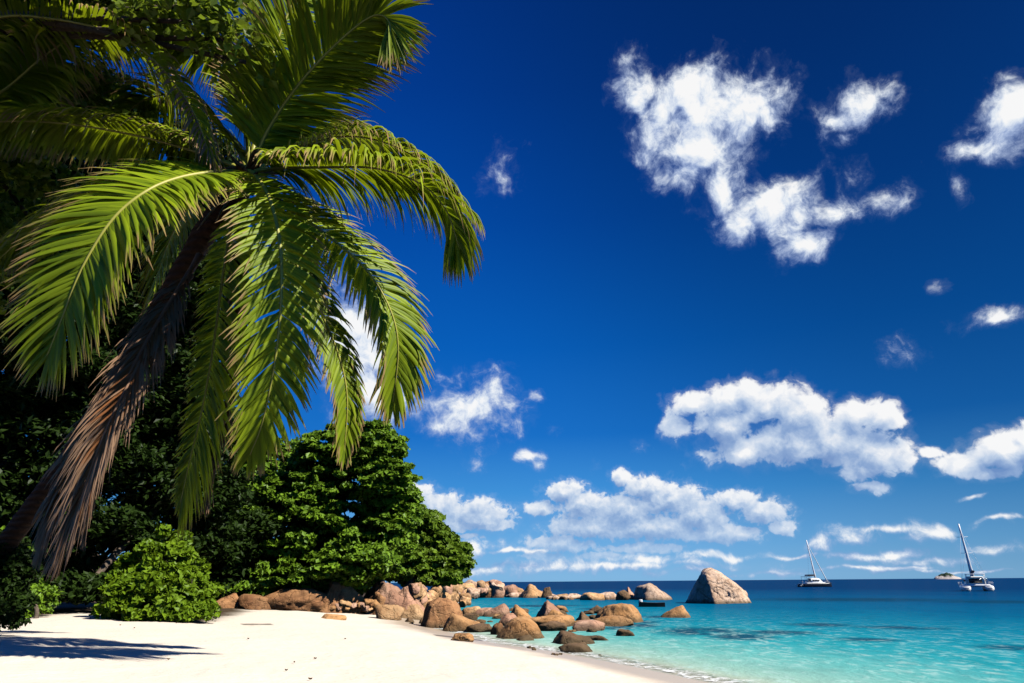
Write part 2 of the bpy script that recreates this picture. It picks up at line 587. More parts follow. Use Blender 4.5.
mt, N = new_mat('beach_sand')
pos = N.n('ShaderNodeNewGeometry').outputs['Position']
zc = N.n('ShaderNodeSeparateXYZ', i0=pos).outputs[2]
g1 = N.noise(pos, .35, 5, .6)
g2 = N.noise(pos, 2.5, 6, .6)
g3 = N.noise(pos, 60, 3, .6)
c = N.mix(g1, (.72, .62, .49), (.80, .72, .60))
c = N.mix(N.smooth(g3, .5, .9, 0, .5), c, (.55, .45, .34))
wetz = N.math('MULTIPLY_ADD', N.math('SUBTRACT', g1, .5), .18, zc)
wet = N.math('MULTIPLY', N.smooth(wetz, .17, .33, 1, 0), N.smooth(zc, -.10, .0))
c = N.mix(N.math('MULTIPLY', wet, .9), c, (.47, .38, .28))
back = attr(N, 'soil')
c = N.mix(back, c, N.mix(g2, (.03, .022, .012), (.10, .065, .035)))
# scattered specks of leaf litter and coral
vo = N.n('ShaderNodeTexVoronoi', {'feature': 'F1'}, Scale=1.3, Vector=pos)
spk = N.math('MULTIPLY', N.smooth(vo.outputs['Distance'], .02, .05, 1, 0), N.smooth(N.noise(pos, .5, 2), .5, .6))
c = N.mix(spk, c, (.12, .07, .04))
p = N.n('ShaderNodeBsdfPrincipled', Base_Color=c, Roughness=N.lin(wet, 0, 1, .95, .35))
p.inputs['Specular IOR Level'].default_value = .2
hh = N.math('MULTIPLY_ADD', N.noise(pos, 1.6, 4, .55), 1.0, N.math('MULTIPLY', N.noise(pos, 7, 5, .6), .5))
hh = N.math('MULTIPLY', hh, N.lin(wet, 0, 1, 1, .15))
b = N.n('ShaderNodeBump', Strength=.55, Distance=.10, Height=hh)
N.l.new(b.outputs[0], p.inputs['Normal'])
finish(N, p.outputs[0])
M_SAND = mt

x, y, F = polar(.5, 12000, 330, math.radians(46), 300, 90)
zt = terrain_z(x, y)
# dark litter under the trees: land side away from the open beach
sh = -shore_dist(x, y)
edge = gp(0, 611, 1.1)[0]
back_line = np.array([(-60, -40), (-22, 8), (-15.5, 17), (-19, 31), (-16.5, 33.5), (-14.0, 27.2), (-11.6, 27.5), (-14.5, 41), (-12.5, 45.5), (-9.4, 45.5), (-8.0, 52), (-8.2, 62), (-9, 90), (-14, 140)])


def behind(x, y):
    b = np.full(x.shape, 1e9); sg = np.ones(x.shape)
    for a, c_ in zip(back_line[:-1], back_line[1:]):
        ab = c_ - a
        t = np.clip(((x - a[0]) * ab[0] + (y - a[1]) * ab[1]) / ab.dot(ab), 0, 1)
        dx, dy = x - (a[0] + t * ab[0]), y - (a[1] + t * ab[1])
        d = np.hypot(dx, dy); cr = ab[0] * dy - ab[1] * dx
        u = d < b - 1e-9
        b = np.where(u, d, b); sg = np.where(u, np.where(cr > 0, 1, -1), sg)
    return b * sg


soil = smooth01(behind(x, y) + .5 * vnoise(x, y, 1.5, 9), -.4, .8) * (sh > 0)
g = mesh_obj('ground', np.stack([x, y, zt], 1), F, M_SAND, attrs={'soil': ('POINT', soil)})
tag(g, kind='structure')

# ------------------------------------------------------------------ sea
mt, N = new_mat('sea_water')
pos = N.n('ShaderNodeNewGeometry').outputs['Position']
dep = attr(N, 'offshore')          # metres from the shoreline, log scaled 0..1
reef = attr(N, 'reef')
shal = attr(N, 'shallow')
pw = N.vm('MULTIPLY', pos, (1.0, .55, 1))
w1 = N.noise(pw, .09, 5, .6, .4)
w2 = N.noise(pw, .9, 5, .6, .5)
w3 = N.noise(pw, 3.2, 4, .6, .6)
dd = N.math('MULTIPLY_ADD', N.math('SUBTRACT', w1, .5), .12, dep)
k = 1 / 1.62
def sc(r, g, b_): return tuple(v * k for v in srgb(r, g, b_))
col = N.ramp(dd, [(0.0, sc(236, 226, 198)), (.10, sc(218, 226, 198)), (.22, sc(176, 222, 202)), (.36, sc(114, 205, 198)), (.45, sc(44, 178, 188)), (.54, sc(18, 156, 178)), (.64, sc(4, 134, 166)),
 (.73, sc(0, 108, 150)), (.82, sc(0, 92, 140)), (.92, sc(0, 76, 126)), (1.0, sc(0, 62, 114))])
rf = N.math('MULTIPLY', reef, N.smooth(N.noise(N.vm('MULTIPLY', pos, (1, .5, 1)), .55, 6, .65, .8), .26, .48))
col = N.mix(N.math('MULTIPLY', rf, .9), col, sc(10, 72, 104))
# rippling sand, with sparkle and caustic light painted into the colour as small facets
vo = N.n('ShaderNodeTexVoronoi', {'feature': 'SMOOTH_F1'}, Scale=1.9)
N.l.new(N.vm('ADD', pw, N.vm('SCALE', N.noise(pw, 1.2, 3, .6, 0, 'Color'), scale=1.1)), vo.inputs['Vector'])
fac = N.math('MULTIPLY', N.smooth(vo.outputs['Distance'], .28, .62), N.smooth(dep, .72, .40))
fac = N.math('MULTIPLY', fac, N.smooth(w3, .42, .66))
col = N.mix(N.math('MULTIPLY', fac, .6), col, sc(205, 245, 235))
col = N.mix(N.math('MULTIPLY', N.smooth(w2, .50, .68), .42), col, N.vm('SCALE', col, scale=.72))
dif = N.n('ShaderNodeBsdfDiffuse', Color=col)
hw = N.math('MULTIPLY_ADD', w2, .9, N.math('MULTIPLY_ADD', w3, .35, N.math('MULTIPLY', N.noise(pw, .25, 3, .5), 1.6)))
bmp = N.n('ShaderNodeBump', Strength=.65, Distance=.16, Height=hw)
N.l.new(bmp.outputs[0], dif.inputs['Normal'])
gl = N.n('ShaderNodeBsdfGlossy', Roughness=.10)
gl.inputs['Color'].default_value = (1, 1, 1, 1)
N.l.new(bmp.outputs[0], gl.inputs['Normal'])
tr = N.n('ShaderNodeBsdfTransparent', Color=(.93, .99, .97))
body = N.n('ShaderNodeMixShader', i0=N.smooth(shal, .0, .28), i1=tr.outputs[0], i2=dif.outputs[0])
# foam lines at the edge
fo = N.math('MULTIPLY_ADD', N.math('SUBTRACT', N.noise(pos, 1.1, 5, .65), .5), .55, shal)
fm = N.math('MULTIPLY', N.math('MULTIPLY', N.smooth(fo, .0, .04), N.smooth(fo, .26, .08)), N.smooth(N.noise(pos, 3.2, 5, .7, 1.2), .46, .56))
foam = N.n('ShaderNodeBsdfDiffuse', Color=(.85, .86, .84))
body = N.n('ShaderNodeMixShader', i0=N.math('MULTIPLY', fm, .85), i1=body.outputs[0], i2=foam.outputs[0])
lw = N.n('ShaderNodeFresnel', IOR=1.10)
N.l.new(bmp.outputs[0], lw.inputs['Normal'])
gf = N.math('MULTIPLY', lw.outputs[0], .30, clamp=True)
gf = N.math('MINIMUM', gf, .035)
sea_sh = N.n('ShaderNodeMixShader', i0=gf, i1=body.outputs[0], i2=gl.outputs[0])
finish(N, sea_sh.outputs[0])
M_SEA = mt

x, y, F = polar(6, 14000, 420, math.radians(42), 420, 60)
s = shore_dist(x, y)
off = np.log1p(np.clip(s, 0, None) + .35 * np.clip(y - 35, 0, None) * (s > 0)) / math.log(1 + 160)
# depth growth along the open view: the lagoon to the right stays pale longer
def ell(px, py, rx, ry, rot=0):
    c0, _ = gp(px, py, 0); c1, _ = gp(px + rx, py, 0); c2, _ = gp(px, py - ry, 0); c3, _ = gp(px, py + ry, 0)
    ax = np.linalg.norm(c1 - c0); ay = np.linalg.norm(c2 - c3) / 2; cc = (c2 + c3) / 2
    d = unit(np.array([cc[0], cc[1]]))
    u = (x - cc[0]) * d[0] + (y - cc[1]) * d[1]; v = (x - cc[0]) * d[1] - (y - cc[1]) * d[0]
    return np.clip(1.6 - 1.6 * np.hypot(v / ax, u / ay), 0, 1)
reefa = np.zeros_like(x)
for e in [(700, 632, 60, 6), (740, 637, 45, 5), (820, 625, 40, 2.2), (780, 633, 50, 3), (900, 628, 60, 2.2), (645, 622, 20, 2), (850, 600, 150, 2.5), (990, 602, 80, 2.2),
          (600, 609, 30, 1.5), (1010, 648, 40, 4), (620, 628, 30, 3), (660, 617, 30, 1.6), (540, 606, 60, 1.4), (870, 640, 40, 2.5), (640, 626, 25, 3)]:
    reefa = np.maximum(reefa, ell(*e))
shallow = np.clip(-terrain_z(x, y) / .42, 0, 1)
waves = .02 * vnoise(x, y, 2.5, 11) * smooth01(s, 1, 8)
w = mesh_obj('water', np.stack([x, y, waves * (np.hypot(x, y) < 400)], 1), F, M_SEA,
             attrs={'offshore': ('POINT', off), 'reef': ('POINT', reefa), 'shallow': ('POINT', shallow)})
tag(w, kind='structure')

# ------------------------------------------------------------------ rocks
def ico(sub):
    import bmesh
    bm = bmesh.new()
    bmesh.ops.create_icosphere(bm, subdivisions=sub, radius=1)
    V = np.array([v.co[:] for v in bm.verts]); Fc = np.array([[v.index for v in f.verts] for f in bm.faces])
    bm.free()
    return V, Fc


ICO = {k: ico(k) for k in (3, 4, 5, 6)}


def boulder(sub, seed, angular=.5, planes=None, rough=.05):
    """unit boulder fitted to the box -1..1"""
    V, Fc = ICO[sub]
    rg = np.random.default_rng(seed)
    if planes is None:
        k = 13
        n = unit(rg.normal(size=(k, 3)))
        n[:3, 2] = np.abs(n[:3, 2]) + .6; n = unit(n)
        d = rg.uniform(.55 if angular > .4 else .75, .95, k)
        n[3] = unit(np.array([rg.uniform(-.25, .25), -.15, 1])); d[3] = rg.uniform(.55, .75)
    else:
        n = unit(np.array([q[:3] for q in planes])); d = np.array([q[3] for q in planes], float)
    dot = V @ n.T
    r = np.where(dot > .05, d / np.maximum(dot, .05), 9)
    r = np.minimum(r, 1.3)
    kk = 9 + 32 * angular
    rs = -np.log(np.exp(-kk * np.c_[r, np.full(len(V), 1.15)]).sum(1)) / kk
    off = Vector(rg.uniform(-50, 50, 3))
    nz = np.array([noise.fractal(Vector(v) * 1.4 + off, 1.0, 2.0, 5) for v in V])
    nf = np.array([noise.fractal(Vector(v) * 5 + off, .9, 2.1, 4) for v in V]) if sub >= 4 else 0
    cr = np.array([abs(noise.noise(Vector(v * np.array([1, 1, 1.6])) * 1.7 + off * 2)) for v in V])
    cr2 = np.array([abs(noise.noise(Vector(v * np.array([1.8, 1, .8])) * 1.3 - off)) for v in V])
    rs = rs * (1 + rough * 2.0 * nz + rough * .4 * nf) - .09 * angular * np.exp(-(cr / .035) ** 2) - .07 * angular * np.exp(-(cr2 / .025) ** 2)
    Q = V * rs[:, None]
    lo, hi = Q.min(0), Q.max(0)
    return (Q - (lo + hi) / 2) / ((hi - lo) / 2), Fc


def rock(x0, x1, yt, yb, zb, mat, label, seed, name='boulder', group=None, ang=.5, dr=.8, sub=4, planes=None, bury=.45, rot=0.0, cat='boulder', rough=.05):
    P, t = gp((x0 + x1) / 2, yb, zb)
    if zb > .04:
        P, t, zb = land_hit((x0 + x1) / 2, yb, zb)
    Wd = (x1 - x0) * t / FPX * 1.12
    h = (yb - yt) * t * _c / FPX
    H = h / (1 - bury)
    ry = Wd / 2 * dr
    ctr = P + np.array([P[0], P[1], 0]) / np.hypot(P[0], P[1]) * ry * .75
    ctr[2] = zb + h - H / 2
    Q, Fc = boulder(sub, seed, ang, planes, rough)
    if rot:
        ca, sa = math.cos(rot), math.sin(rot)
        Q = np.stack([Q[:, 0] * ca - Q[:, 2] * sa, Q[:, 1], Q[:, 0] * sa + Q[:, 2] * ca], 1)
        lo, hi = Q.min(0), Q.max(0); Q = (Q - (lo + hi) / 2) / ((hi - lo) / 2)
    a = math.atan2(P[0], P[1])
    Vx = Q * np.array([Wd / 2, ry, H / 2])
    Vw = np.stack([Vx[:, 0] * math.cos(a) + Vx[:, 1] * math.sin(a), -Vx[:, 0] * math.sin(a) + Vx[:, 1] * math.cos(a), Vx[:, 2]], 1) + ctr
    o = mesh_obj(name, Vw, Fc, M_ROCK[mat], origin=(ctr[0], ctr[1], zb))
    return tag(o, label, cat, group)


def land_hit(px, py, zb):
    """where the sight line meets the sand"""
    r = ray(px, py)
    t = np.linspace(8, 130, 2500)
    X_, Y_, Z_ = r[0] * t, r[1] * t, CAMH + r[2] * t
    k = np.argmax(Z_ < terrain_z(X_, Y_) + .0)
    cap = np.interp(px, [240, 350, 420, 440, 470], [38.5, 40.5, 43, 60, 100])
    if t[k] > cap or Z_[k] >= terrain_z(X_[k:k + 1], Y_[k:k + 1])[0]:
        k = np.argmin(abs(t - min(cap, gp(px, py, zb)[1])))
        return np.array([X_[k], Y_[k], Z_[k]]), t[k], Z_[k]
    if Z_[k] >= terrain_z(X_[k:k + 1], Y_[k:k + 1])[0] or Z_[k] < -.02:
        return gp(px, py, zb) + (zb,)
    return np.array([X_[k], Y_[k], Z_[k]]), t[k], Z_[k]


BIG = [(-.85, -.12, .50, .58), (-.97, -.2, .0, .85), (.60, -.05, .80, .62), (.80, -.2, .45, .74), (-.78, -.62, .10, .56), (.42, -.78, .42, .64), (0, .8, .5, .8), (-.25, -.1, 1, .74), (.15, 0, 1, .80), (1, 0, .1, .98), (0, 0, -1, .6)]
PEAK = [(-.75, -.3, .55, .5), (.6, -.35, .7, .55), (0, -.8, .5, .7), (0, .8, .4, .8), (0, 0, -1, .7), (-.2, 0, 1, .9)]
DOME = [(-.75, -.3, .65, .72), (.5, -.1, .85, .85), (0, -.9, .35, .8), (0, 0, 1, .72), (.9, -.2, .45, .85), (-.2, .9, .3, .8), (0, 0, -1, .5)]
ROCKS = [
    # x0, x1, ytop, ybase, zbase, material, label, kwargs
    (686, 748, 567, 604, -.02, 'pale', 'largest boulder in the sea, tall pale granite peak with a dark left face', dict(sub=6, planes=BIG, bury=.28, ang=.75, rough=.035)),
    (634, 676, 583, 600.5, -.02, 'pale', 'pale angular granite boulder with flat sloping top at the open end of the far reef', dict(ang=.8, planes=[(-.85, -.5, .2, .62), (-.2, -.1, 1, .8), (.65, -.2, .75, .52), (.1, -.9, .35, .7), (0, .9, .3, .8), (0, 0, -1, .6)])),
    (616, 630, 590, 600.5, -.02, 'dark', 'small dark block standing left of the pale angular boulder on the far reef', dict(ang=.9)),
    (624, 635, 587, 600, -.02, 'pink', 'small pointed pink rock squeezed between the dark block and the pale angular boulder', dict(ang=.7, planes=PEAK)),
    (661, 691, 606, 618.5, -.02, 'tan', 'lone wedge shaped tan rock in the turquoise water right of the rock cluster', dict(planes=[(-.45, -.2, .85, .5), (.85, -.2, .4, .8), (0, -.8, .5, .7), (0, .8, .5, .8), (0, 0, -1, .6)])),
    (594, 643, 604, 623, -.02, 'tan', 'broad flat topped tan boulder at the right end of the near rock cluster', dict(sub=5, planes=DOME, dr=.7)),
    (589, 632, 616.5, 627, -.03, 'tan', 'long low ledge of rock in front of the broad flat topped boulder', dict(bury=.4)),
    (574, 592, 612, 624, -.02, 'dark', 'dark pointed rock left of the broad flat topped boulder', dict(planes=PEAK, ang=.9)),
    (574, 604, 620.5, 631.5, -.02, 'pink', 'pinkish brown smooth rock in front of the dark pointed rock', dict(ang=.3)),
    (617, 634, 629.5, 637, -.02, 'dark', 'small dark triangular rock alone in the shallow turquoise water', dict()),
    (582, 608, 636, 641, -.02, 'dark', 'thin flat dark slab awash right of the two seaweed stained rocks', dict(bury=.5)),
    (552, 593, 632, 645, -.02, 'dark', 'dark wet rock tapering to the right in the shallows near the sand', dict(planes=[(-.85, -.3, .5, .75), (.3, -.15, .95, .5), (0, -.9, .4, .8), (0, .8, .4, .8), (0, 0, -1, .6)])),
    (560, 593, 644, 653, -.02, 'dark', 'seaweed stained flat rock nearest the foam of the beach edge', dict(bury=.45)),
    (497, 543.5, 618.5, 639.5, -.02, 'tan', 'large rounded tan boulder at the water edge, nearest big rock to the sand', dict(sub=5, ang=.35, rough=.035, planes=[(-.6, -.2, .75, .68), (.62, -.15, .72, .76), (-.05, -.1, 1, .68), (0, -.9, .3, .85), (0, .8, .4, .8), (0, 0, -1, .5)])),
    (514, 535, 636, 642, -.03, 'dark', 'low algae covered stone at the foot of the large rounded tan boulder', dict(bury=.5)),
    (484, 512, 604, 617, .0, 'pink', 'reddish slab leaning up behind the large rounded tan boulder', dict(planes=[(-.35, -.3, .9, .55), (.75, -.3, .55, .75), (0, -.9, .5, .7), (0, .8, .4, .8), (0, 0, -1, .6)])),
    (507, 537, 605, 624, .0, 'tan', 'tan boulder sloping down to the right behind the large rounded boulder', dict(planes=[(-.7, -.3, .6, .7), (.45, -.1, .85, .55), (0, -.9, .4, .8), (0, .8, .4, .8), (0, 0, -1, .6)])),
    (498, 517, 614, 626, .0, 'pink', 'small pink block wedged left above the large rounded tan boulder', dict(ang=.8)),
    (491, 504, 623, 635, .0, 'brown', 'brown rock touching the left flank of the large rounded tan boulder', dict()),
    (535, 562, 600.5, 618, -.02, 'pink', 'peaked pink boulder with a dark left side in the middle of the cluster', dict(planes=PEAK, ang=.85)),
    (546, 567, 610, 622, -.02, 'tan', 'tan stone leaning on the right side of the peaked pink boulder', dict()),
    (530, 573, 616, 628, -.03, 'tan', 'long low grey tan rock below the peaked pink boulder', dict(bury=.4)),
    (540, 566, 622, 632, -.03, 'dark', 'dark rock with a flat wet top right of the large rounded boulder', dict(bury=.4)),
    (420, 464, 598, 626, .10, 'brown', 'large rusty brown boulder with white streaks where the sand meets the rocks', dict(sub=5, ang=.5, planes=[(-.8, -.2, .5, .82), (.7, -.15, .6, .82), (-.1, -.1, 1, .62), (.3, -.1, .9, .68), (0, -.9, .35, .8), (0, .8, .4, .8), (0, 0, -1, .5)])),
    (443, 482, 614, 630, .06, 'tan', 'long sloping brown rock lying at the right foot of the large rusty boulder', dict(planes=[(-.7, -.2, .6, .75), (.28, -.1, .95, .5), (0, -.9, .35, .8), (0, .8, .4, .8), (0, 0, -1, .5)])),
    (466, 493, 624, 632.5, .0, 'dark', 'low mossy rock between the long sloping rock and the large rounded tan boulder', dict(bury=.45)),
    (452, 473, 634, 641.5, .12, 'tan', 'small flat tan stone lying alone on the sand near the water line', dict(bury=.4, ang=.8)),
    (462, 481, 606.5, 616, .0, 'ochre', 'pale rounded stone at the near side of the lagoon behind the rusty boulder', dict(ang=.3)),
    (474, 492, 608, 616.5, .0, 'pink', 'pink rounded stone right beside the pale one behind the rusty boulder', dict(ang=.3)),
    (463, 477, 613, 621, .0, 'dark', 'dark mossy stone below the pale rounded stone behind the rusty boulder', dict()),
    (418, 434, 618, 624.5, .25, 'dark', 'small dark green stone in the sand at the left foot of the rusty boulder', dict()),
    (404, 414, 617.5, 622.5, .35, 'dark', 'small dark triangular stone on the sand left of the rusty boulder', dict(ang=.9, planes=PEAK)),
    (352, 410, 579, 611, .55, 'pink', 'largest pale pink boulder leaning against its neighbours below the trees', dict(sub=5, ang=.8, planes=[(-.6, -.25, .75, .50), (.35, -.1, .95, .60), (-.2, -.9, .3, .7), (.5, -.8, .2, .8), (.9, 0, .2, .9), (0, .8, .4, .8), (0, 0, -1, .5)])),
    (390, 427, 586, 613, .45, 'pink', 'rounded pink boulder tilted to the right beside the largest pink boulder', dict(sub=5, ang=.7, rot=.35)),
    (366, 388, 592, 611, .55, 'brown', 'brown boulder in front of the largest pink boulder', dict(ang=.5)),
    (376, 402, 605, 620, .45, 'ochre', 'ochre block at the sand edge below the pink boulders', dict(ang=.9)),
    (396, 422, 604, 619, .40, 'ochre', 'low ochre boulder between the pink boulders and the large rusty boulder', dict(ang=.6)),
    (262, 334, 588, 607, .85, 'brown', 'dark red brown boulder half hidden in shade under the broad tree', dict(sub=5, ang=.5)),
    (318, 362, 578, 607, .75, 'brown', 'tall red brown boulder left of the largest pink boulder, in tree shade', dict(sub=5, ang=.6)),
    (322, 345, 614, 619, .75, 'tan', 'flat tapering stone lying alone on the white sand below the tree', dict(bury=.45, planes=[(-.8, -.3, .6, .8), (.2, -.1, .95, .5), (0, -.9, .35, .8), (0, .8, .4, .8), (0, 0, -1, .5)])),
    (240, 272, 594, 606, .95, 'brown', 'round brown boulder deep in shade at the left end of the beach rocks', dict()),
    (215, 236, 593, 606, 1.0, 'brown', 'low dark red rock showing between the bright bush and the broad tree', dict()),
    (581, 604, 592.5, 600.5, -.02, 'ochre', 'smooth low ochre rock in the middle of the thin far reef', dict(ang=.3)),
    (598, 618, 592, 600, -.02, 'pale', 'pale low rock left of the dark block on the far reef', dict(ang=.5)),
    (567, 582, 593.5, 599.5, -.02, 'pale', 'pale flat rock left of the smooth ochre rock on the far reef', dict()),
    (552, 570, 594, 599.5, -.02, 'ochre', 'small ochre rock where the thin far reef joins the rocky point', dict()),
    (517, 546, 584, 598, .0, 'ochre', 'broad ochre boulder with peaked top at the tip of the rocky point', dict(ang=.7, planes=PEAK)),
    (499, 517, 584.5, 597, .0, 'pink', 'pale pink boulder left of the broad ochre boulder on the rocky point', dict()),
    (476, 494, 581, 595, .1, 'brown', 'dark brown round boulder on top of the rocky point', dict(ang=.3)),
    (487, 504, 579.5, 592, .3, 'pink', 'pink boulder behind the dark brown round one on the rocky point', dict()),
    (541, 552, 587, 598, .0, 'dark', 'small dark upright rock right of the broad ochre boulder on the point', dict(ang=.8)),
]
for i, (x0, x1, yt, yb, zb, mt_, lab, kw) in enumerate(ROCKS):
    rock(x0, x1, yt, yb, zb, mt_, lab, 100 + i * 7, **kw)

rg = np.random.default_rng(5)
# heap of stones on the far point
for i in range(46):
    px = rg.uniform(446, 552)
    lo_ = np.interp(px, [446, 470, 500, 552], [590, 587, 588, 593])
    yb = rg.uniform(lo_ + 3, 598)
    wpx = rg.uniform(7, 15)
    rock(px - wpx / 2, px + wpx / 2, yb - wpx * rg.uniform(.3, .5), yb, .0, rg.choice(['ochre', 'pale', 'pink', 'ochre']),
         'one of many small sunlit stones heaped on the rocky point across the lagoon', 900 + i, name='stone', group='stones heaped on the rocky point', sub=4, ang=.8, cat='stone', dr=1)
for i in range(22):
    px = rg.uniform(452, 500)
    wpx = rg.uniform(8, 15)
    yb = rg.uniform(587, 594)
    rock(px - wpx / 2, px + wpx / 2, yb - wpx * rg.uniform(.38, .55), yb, .8, rg.choice(['ochre', 'pale', 'pink', 'pale']),
         'one of many small pale stones on the crest of the rocky point beside the tree', 1900 + i, name='stone', group='stones on the crest of the rocky point', sub=4, ang=.8, cat='stone', dr=1)
for i in range(16):
    px = rg.uniform(550, 622)
    wpx = rg.uniform(5, 10)
    rock(px - wpx / 2, px + wpx / 2, 599.5 - wpx * rg.uniform(.3, .5), 599.8 + rg.uniform(-.5, .5), -.02, rg.choice(['ochre', 'pale', 'dark']),
         'one of the little rocks filling the gaps along the thin far reef', 2300 + i, name='stone', group='little rocks along the thin far reef', sub=3, ang=.6, cat='stone', dr=1)
# ochre rubble under the right hand tree
for i in range(46):
    px = rg.uniform(414, 466)
    yb = rg.uniform(590, 608)
    wpx = rg.uniform(7, 15)
    rock(px - wpx / 2, px + wpx / 2, yb - wpx * rg.uniform(.5, .8), yb, .25, rg.choice(['ochre', 'ochre', 'pink']),
         'one of the broken ochre rocks piled behind the large rusty boulder', 1200 + i, name='stone', group='ochre rocks piled behind the rusty boulder', sub=4, ang=.95, cat='stone', dr=1)
for i in range(26):
    px = rg.uniform(300, 376)
    yb = rg.uniform(602, 611)
    wpx = rg.uniform(5, 12)
    rock(px - wpx / 2, px + wpx / 2, yb - wpx * rg.uniform(.4, .65), yb, .72, rg.choice(['ochre', 'tan', 'brown', 'pink']),
         'one of the small stones scattered along the sand edge below the shaded brown boulders', 1500 + i, name='stone', group='small stones below the shaded brown boulders', sub=4, ang=.8, cat='stone', dr=1)
for i in range(30):
    px = rg.uniform(470, 600)
    yb = rg.uniform(611, 631) + max(0, px - 540) * .05
    wpx = rg.uniform(6, 18)
    rock(px - wpx / 2, px + wpx / 2, yb - wpx * rg.uniform(.3, .5), yb, -.02, rg.choice(['dark', 'tan', 'brown']),
         'one of the small wet stones between the boulders of the near cluster', 1700 + i, name='stone', group='wet stones between the near boulders', sub=4, ang=.8, cat='stone', dr=1)
for i in range(9):
    px = 560 + i * 4 + rg.uniform(-2, 2)
    px = [529, 534, 533, 553, 556, 560, 600, 411, 441][i]
    yb = [648, 650.5, 649, 655, 655.6, 655, 656.5, 624, 627][i]
    rock(px - 2, px + 2.4, yb - 1.8, yb, tz(*gp(px, yb, .05)[0][:2]) - .0 if i < 7 else .2, 'dark',
         'one of the tiny dark pebbles along the wet edge of the sand', 2100 + i, name='pebble', group='dark pebbles on the wet sand', sub=3, cat='pebble')

# ------------------------------------------------------------------ far island
xs = np.linspace(-1, 1, 90); ys = np.linspace(-1, 1, 40)
gx, gy = np.meshgrid(xs, ys, indexing='ij')
prof = np.clip(1 - np.abs(gx) ** 1.7 - gy ** 2, 0, None) ** .75
ci, ti = gp(948, 578.95, 0)
ctr = unit(np.array([ci[0], ci[1], 0])) * 2600
prof = prof * (1 + .35 * vnoise(gx * 10, gy * 10, 3, 8)) * (1 - .25 * gx)
R_ = 42
Vi = np.stack([ctr[0] + gx.ravel() * R_, ctr[1] + gy.ravel() * R_ * .6, (prof.ravel() * 17) - 1.0], 1)
nI = 40
ii, jj = np.meshgrid(np.arange(89), np.arange(39), indexing='ij')
Fi = np.stack([ii * nI + jj, (ii + 1) * nI + jj, (ii + 1) * nI + jj + 1, ii * nI + jj + 1], -1).reshape(-1, 4)
mt, N = new_mat('island_rock_and_scrub')
pos = N.n('ShaderNodeNewGeometry').outputs['Position']
zc = N.n('ShaderNodeSeparateXYZ', i0=pos).outputs[2]
f = N.smooth(N.math('MULTIPLY_ADD', N.math('SUBTRACT', N.noise(pos, .08, 5, .6), .5), 22, zc), 7, 11)
p = N.n('ShaderNodeBsdfDiffuse', Color=N.mix(f, (.48, .42, .38), (.035, .055, .035)))
finish(N, p.outputs[0])
tag(mesh_obj('island', Vi, Fi, mt), kind='structure')

# ------------------------------------------------------------------ foliage
def leaves(centres, radii, per, size, flat=.45, up=.8, seed=0, aspect=.55):
    """kite shaped leaves filling clumps"""
    rg = np.random.default_rng(seed)
    n = len(centres)
    idx = np.repeat(np.arange(n), per)
    u = unit(rg.normal(size=(len(idx), 3))) * (rg.uniform(.25, 1, (len(idx), 1)) ** .5)
    r = np.asarray(radii)[idx][:, None]
    out = u.copy()
    # leaves sit on the upper shell of each clump
    u[:, 2] = np.abs(u[:, 2]) * rg.choice([1, 1, 1, -.6], len(idx))
    c = np.asarray(centres)[idx] + u * r * np.array([1, 1, flat])
    nrm = unit(out * .5 + np.array([0, 0, up]) + rg.normal(size=c.shape) * .45)
    t = unit(np.cross(nrm, unit(rg.normal(size=c.shape))))
    t = unit(t + out * .35)
    b = np.cross(nrm, t)
    s = size * rg.uniform(.6, 1.35, (len(idx), 1))
    droop = nrm * -.12
    V = np.stack([c - t * s * .5, c + b * s * aspect * .5 + t * s * .05, c + t * s * .5 + droop * s, c - b * s * aspect * .5 + t * s * .05], 1).reshape(-1, 3)
    Fc = np.arange(len(V)).reshape(-1, 4)
    crnd = rg.uniform(0, 1, n)
    rnd = np.clip(.6 * crnd[idx] + .4 * rg.uniform(0, 1, len(idx)), 0, 1)
    return V, Fc, rnd


def clumps_on(lobes, n, rmin, rmax, seed, inner=.25):
    rg = np.random.default_rng(seed)
    vol = np.array([np.prod(l[1]) ** (2 / 3) for l in lobes]); vol = vol / vol.sum()
    C, Rr, O = [], [], []
    for _ in range(n):
        l = lobes[rg.choice(len(lobes), p=vol)]
        d = unit(rg.normal(size=3))
        k = rg.uniform(inner, 1.0) ** .45
        r = rg.uniform(rmin, rmax)
        C.append(np.array(l[0]) + d * np.maximum(np.array(l[1]) - r * .35, .25) * k)
        Rr.append(r); O.append(np.array(l[0]))
    return np.array(C), np.array(Rr), np.array(O)


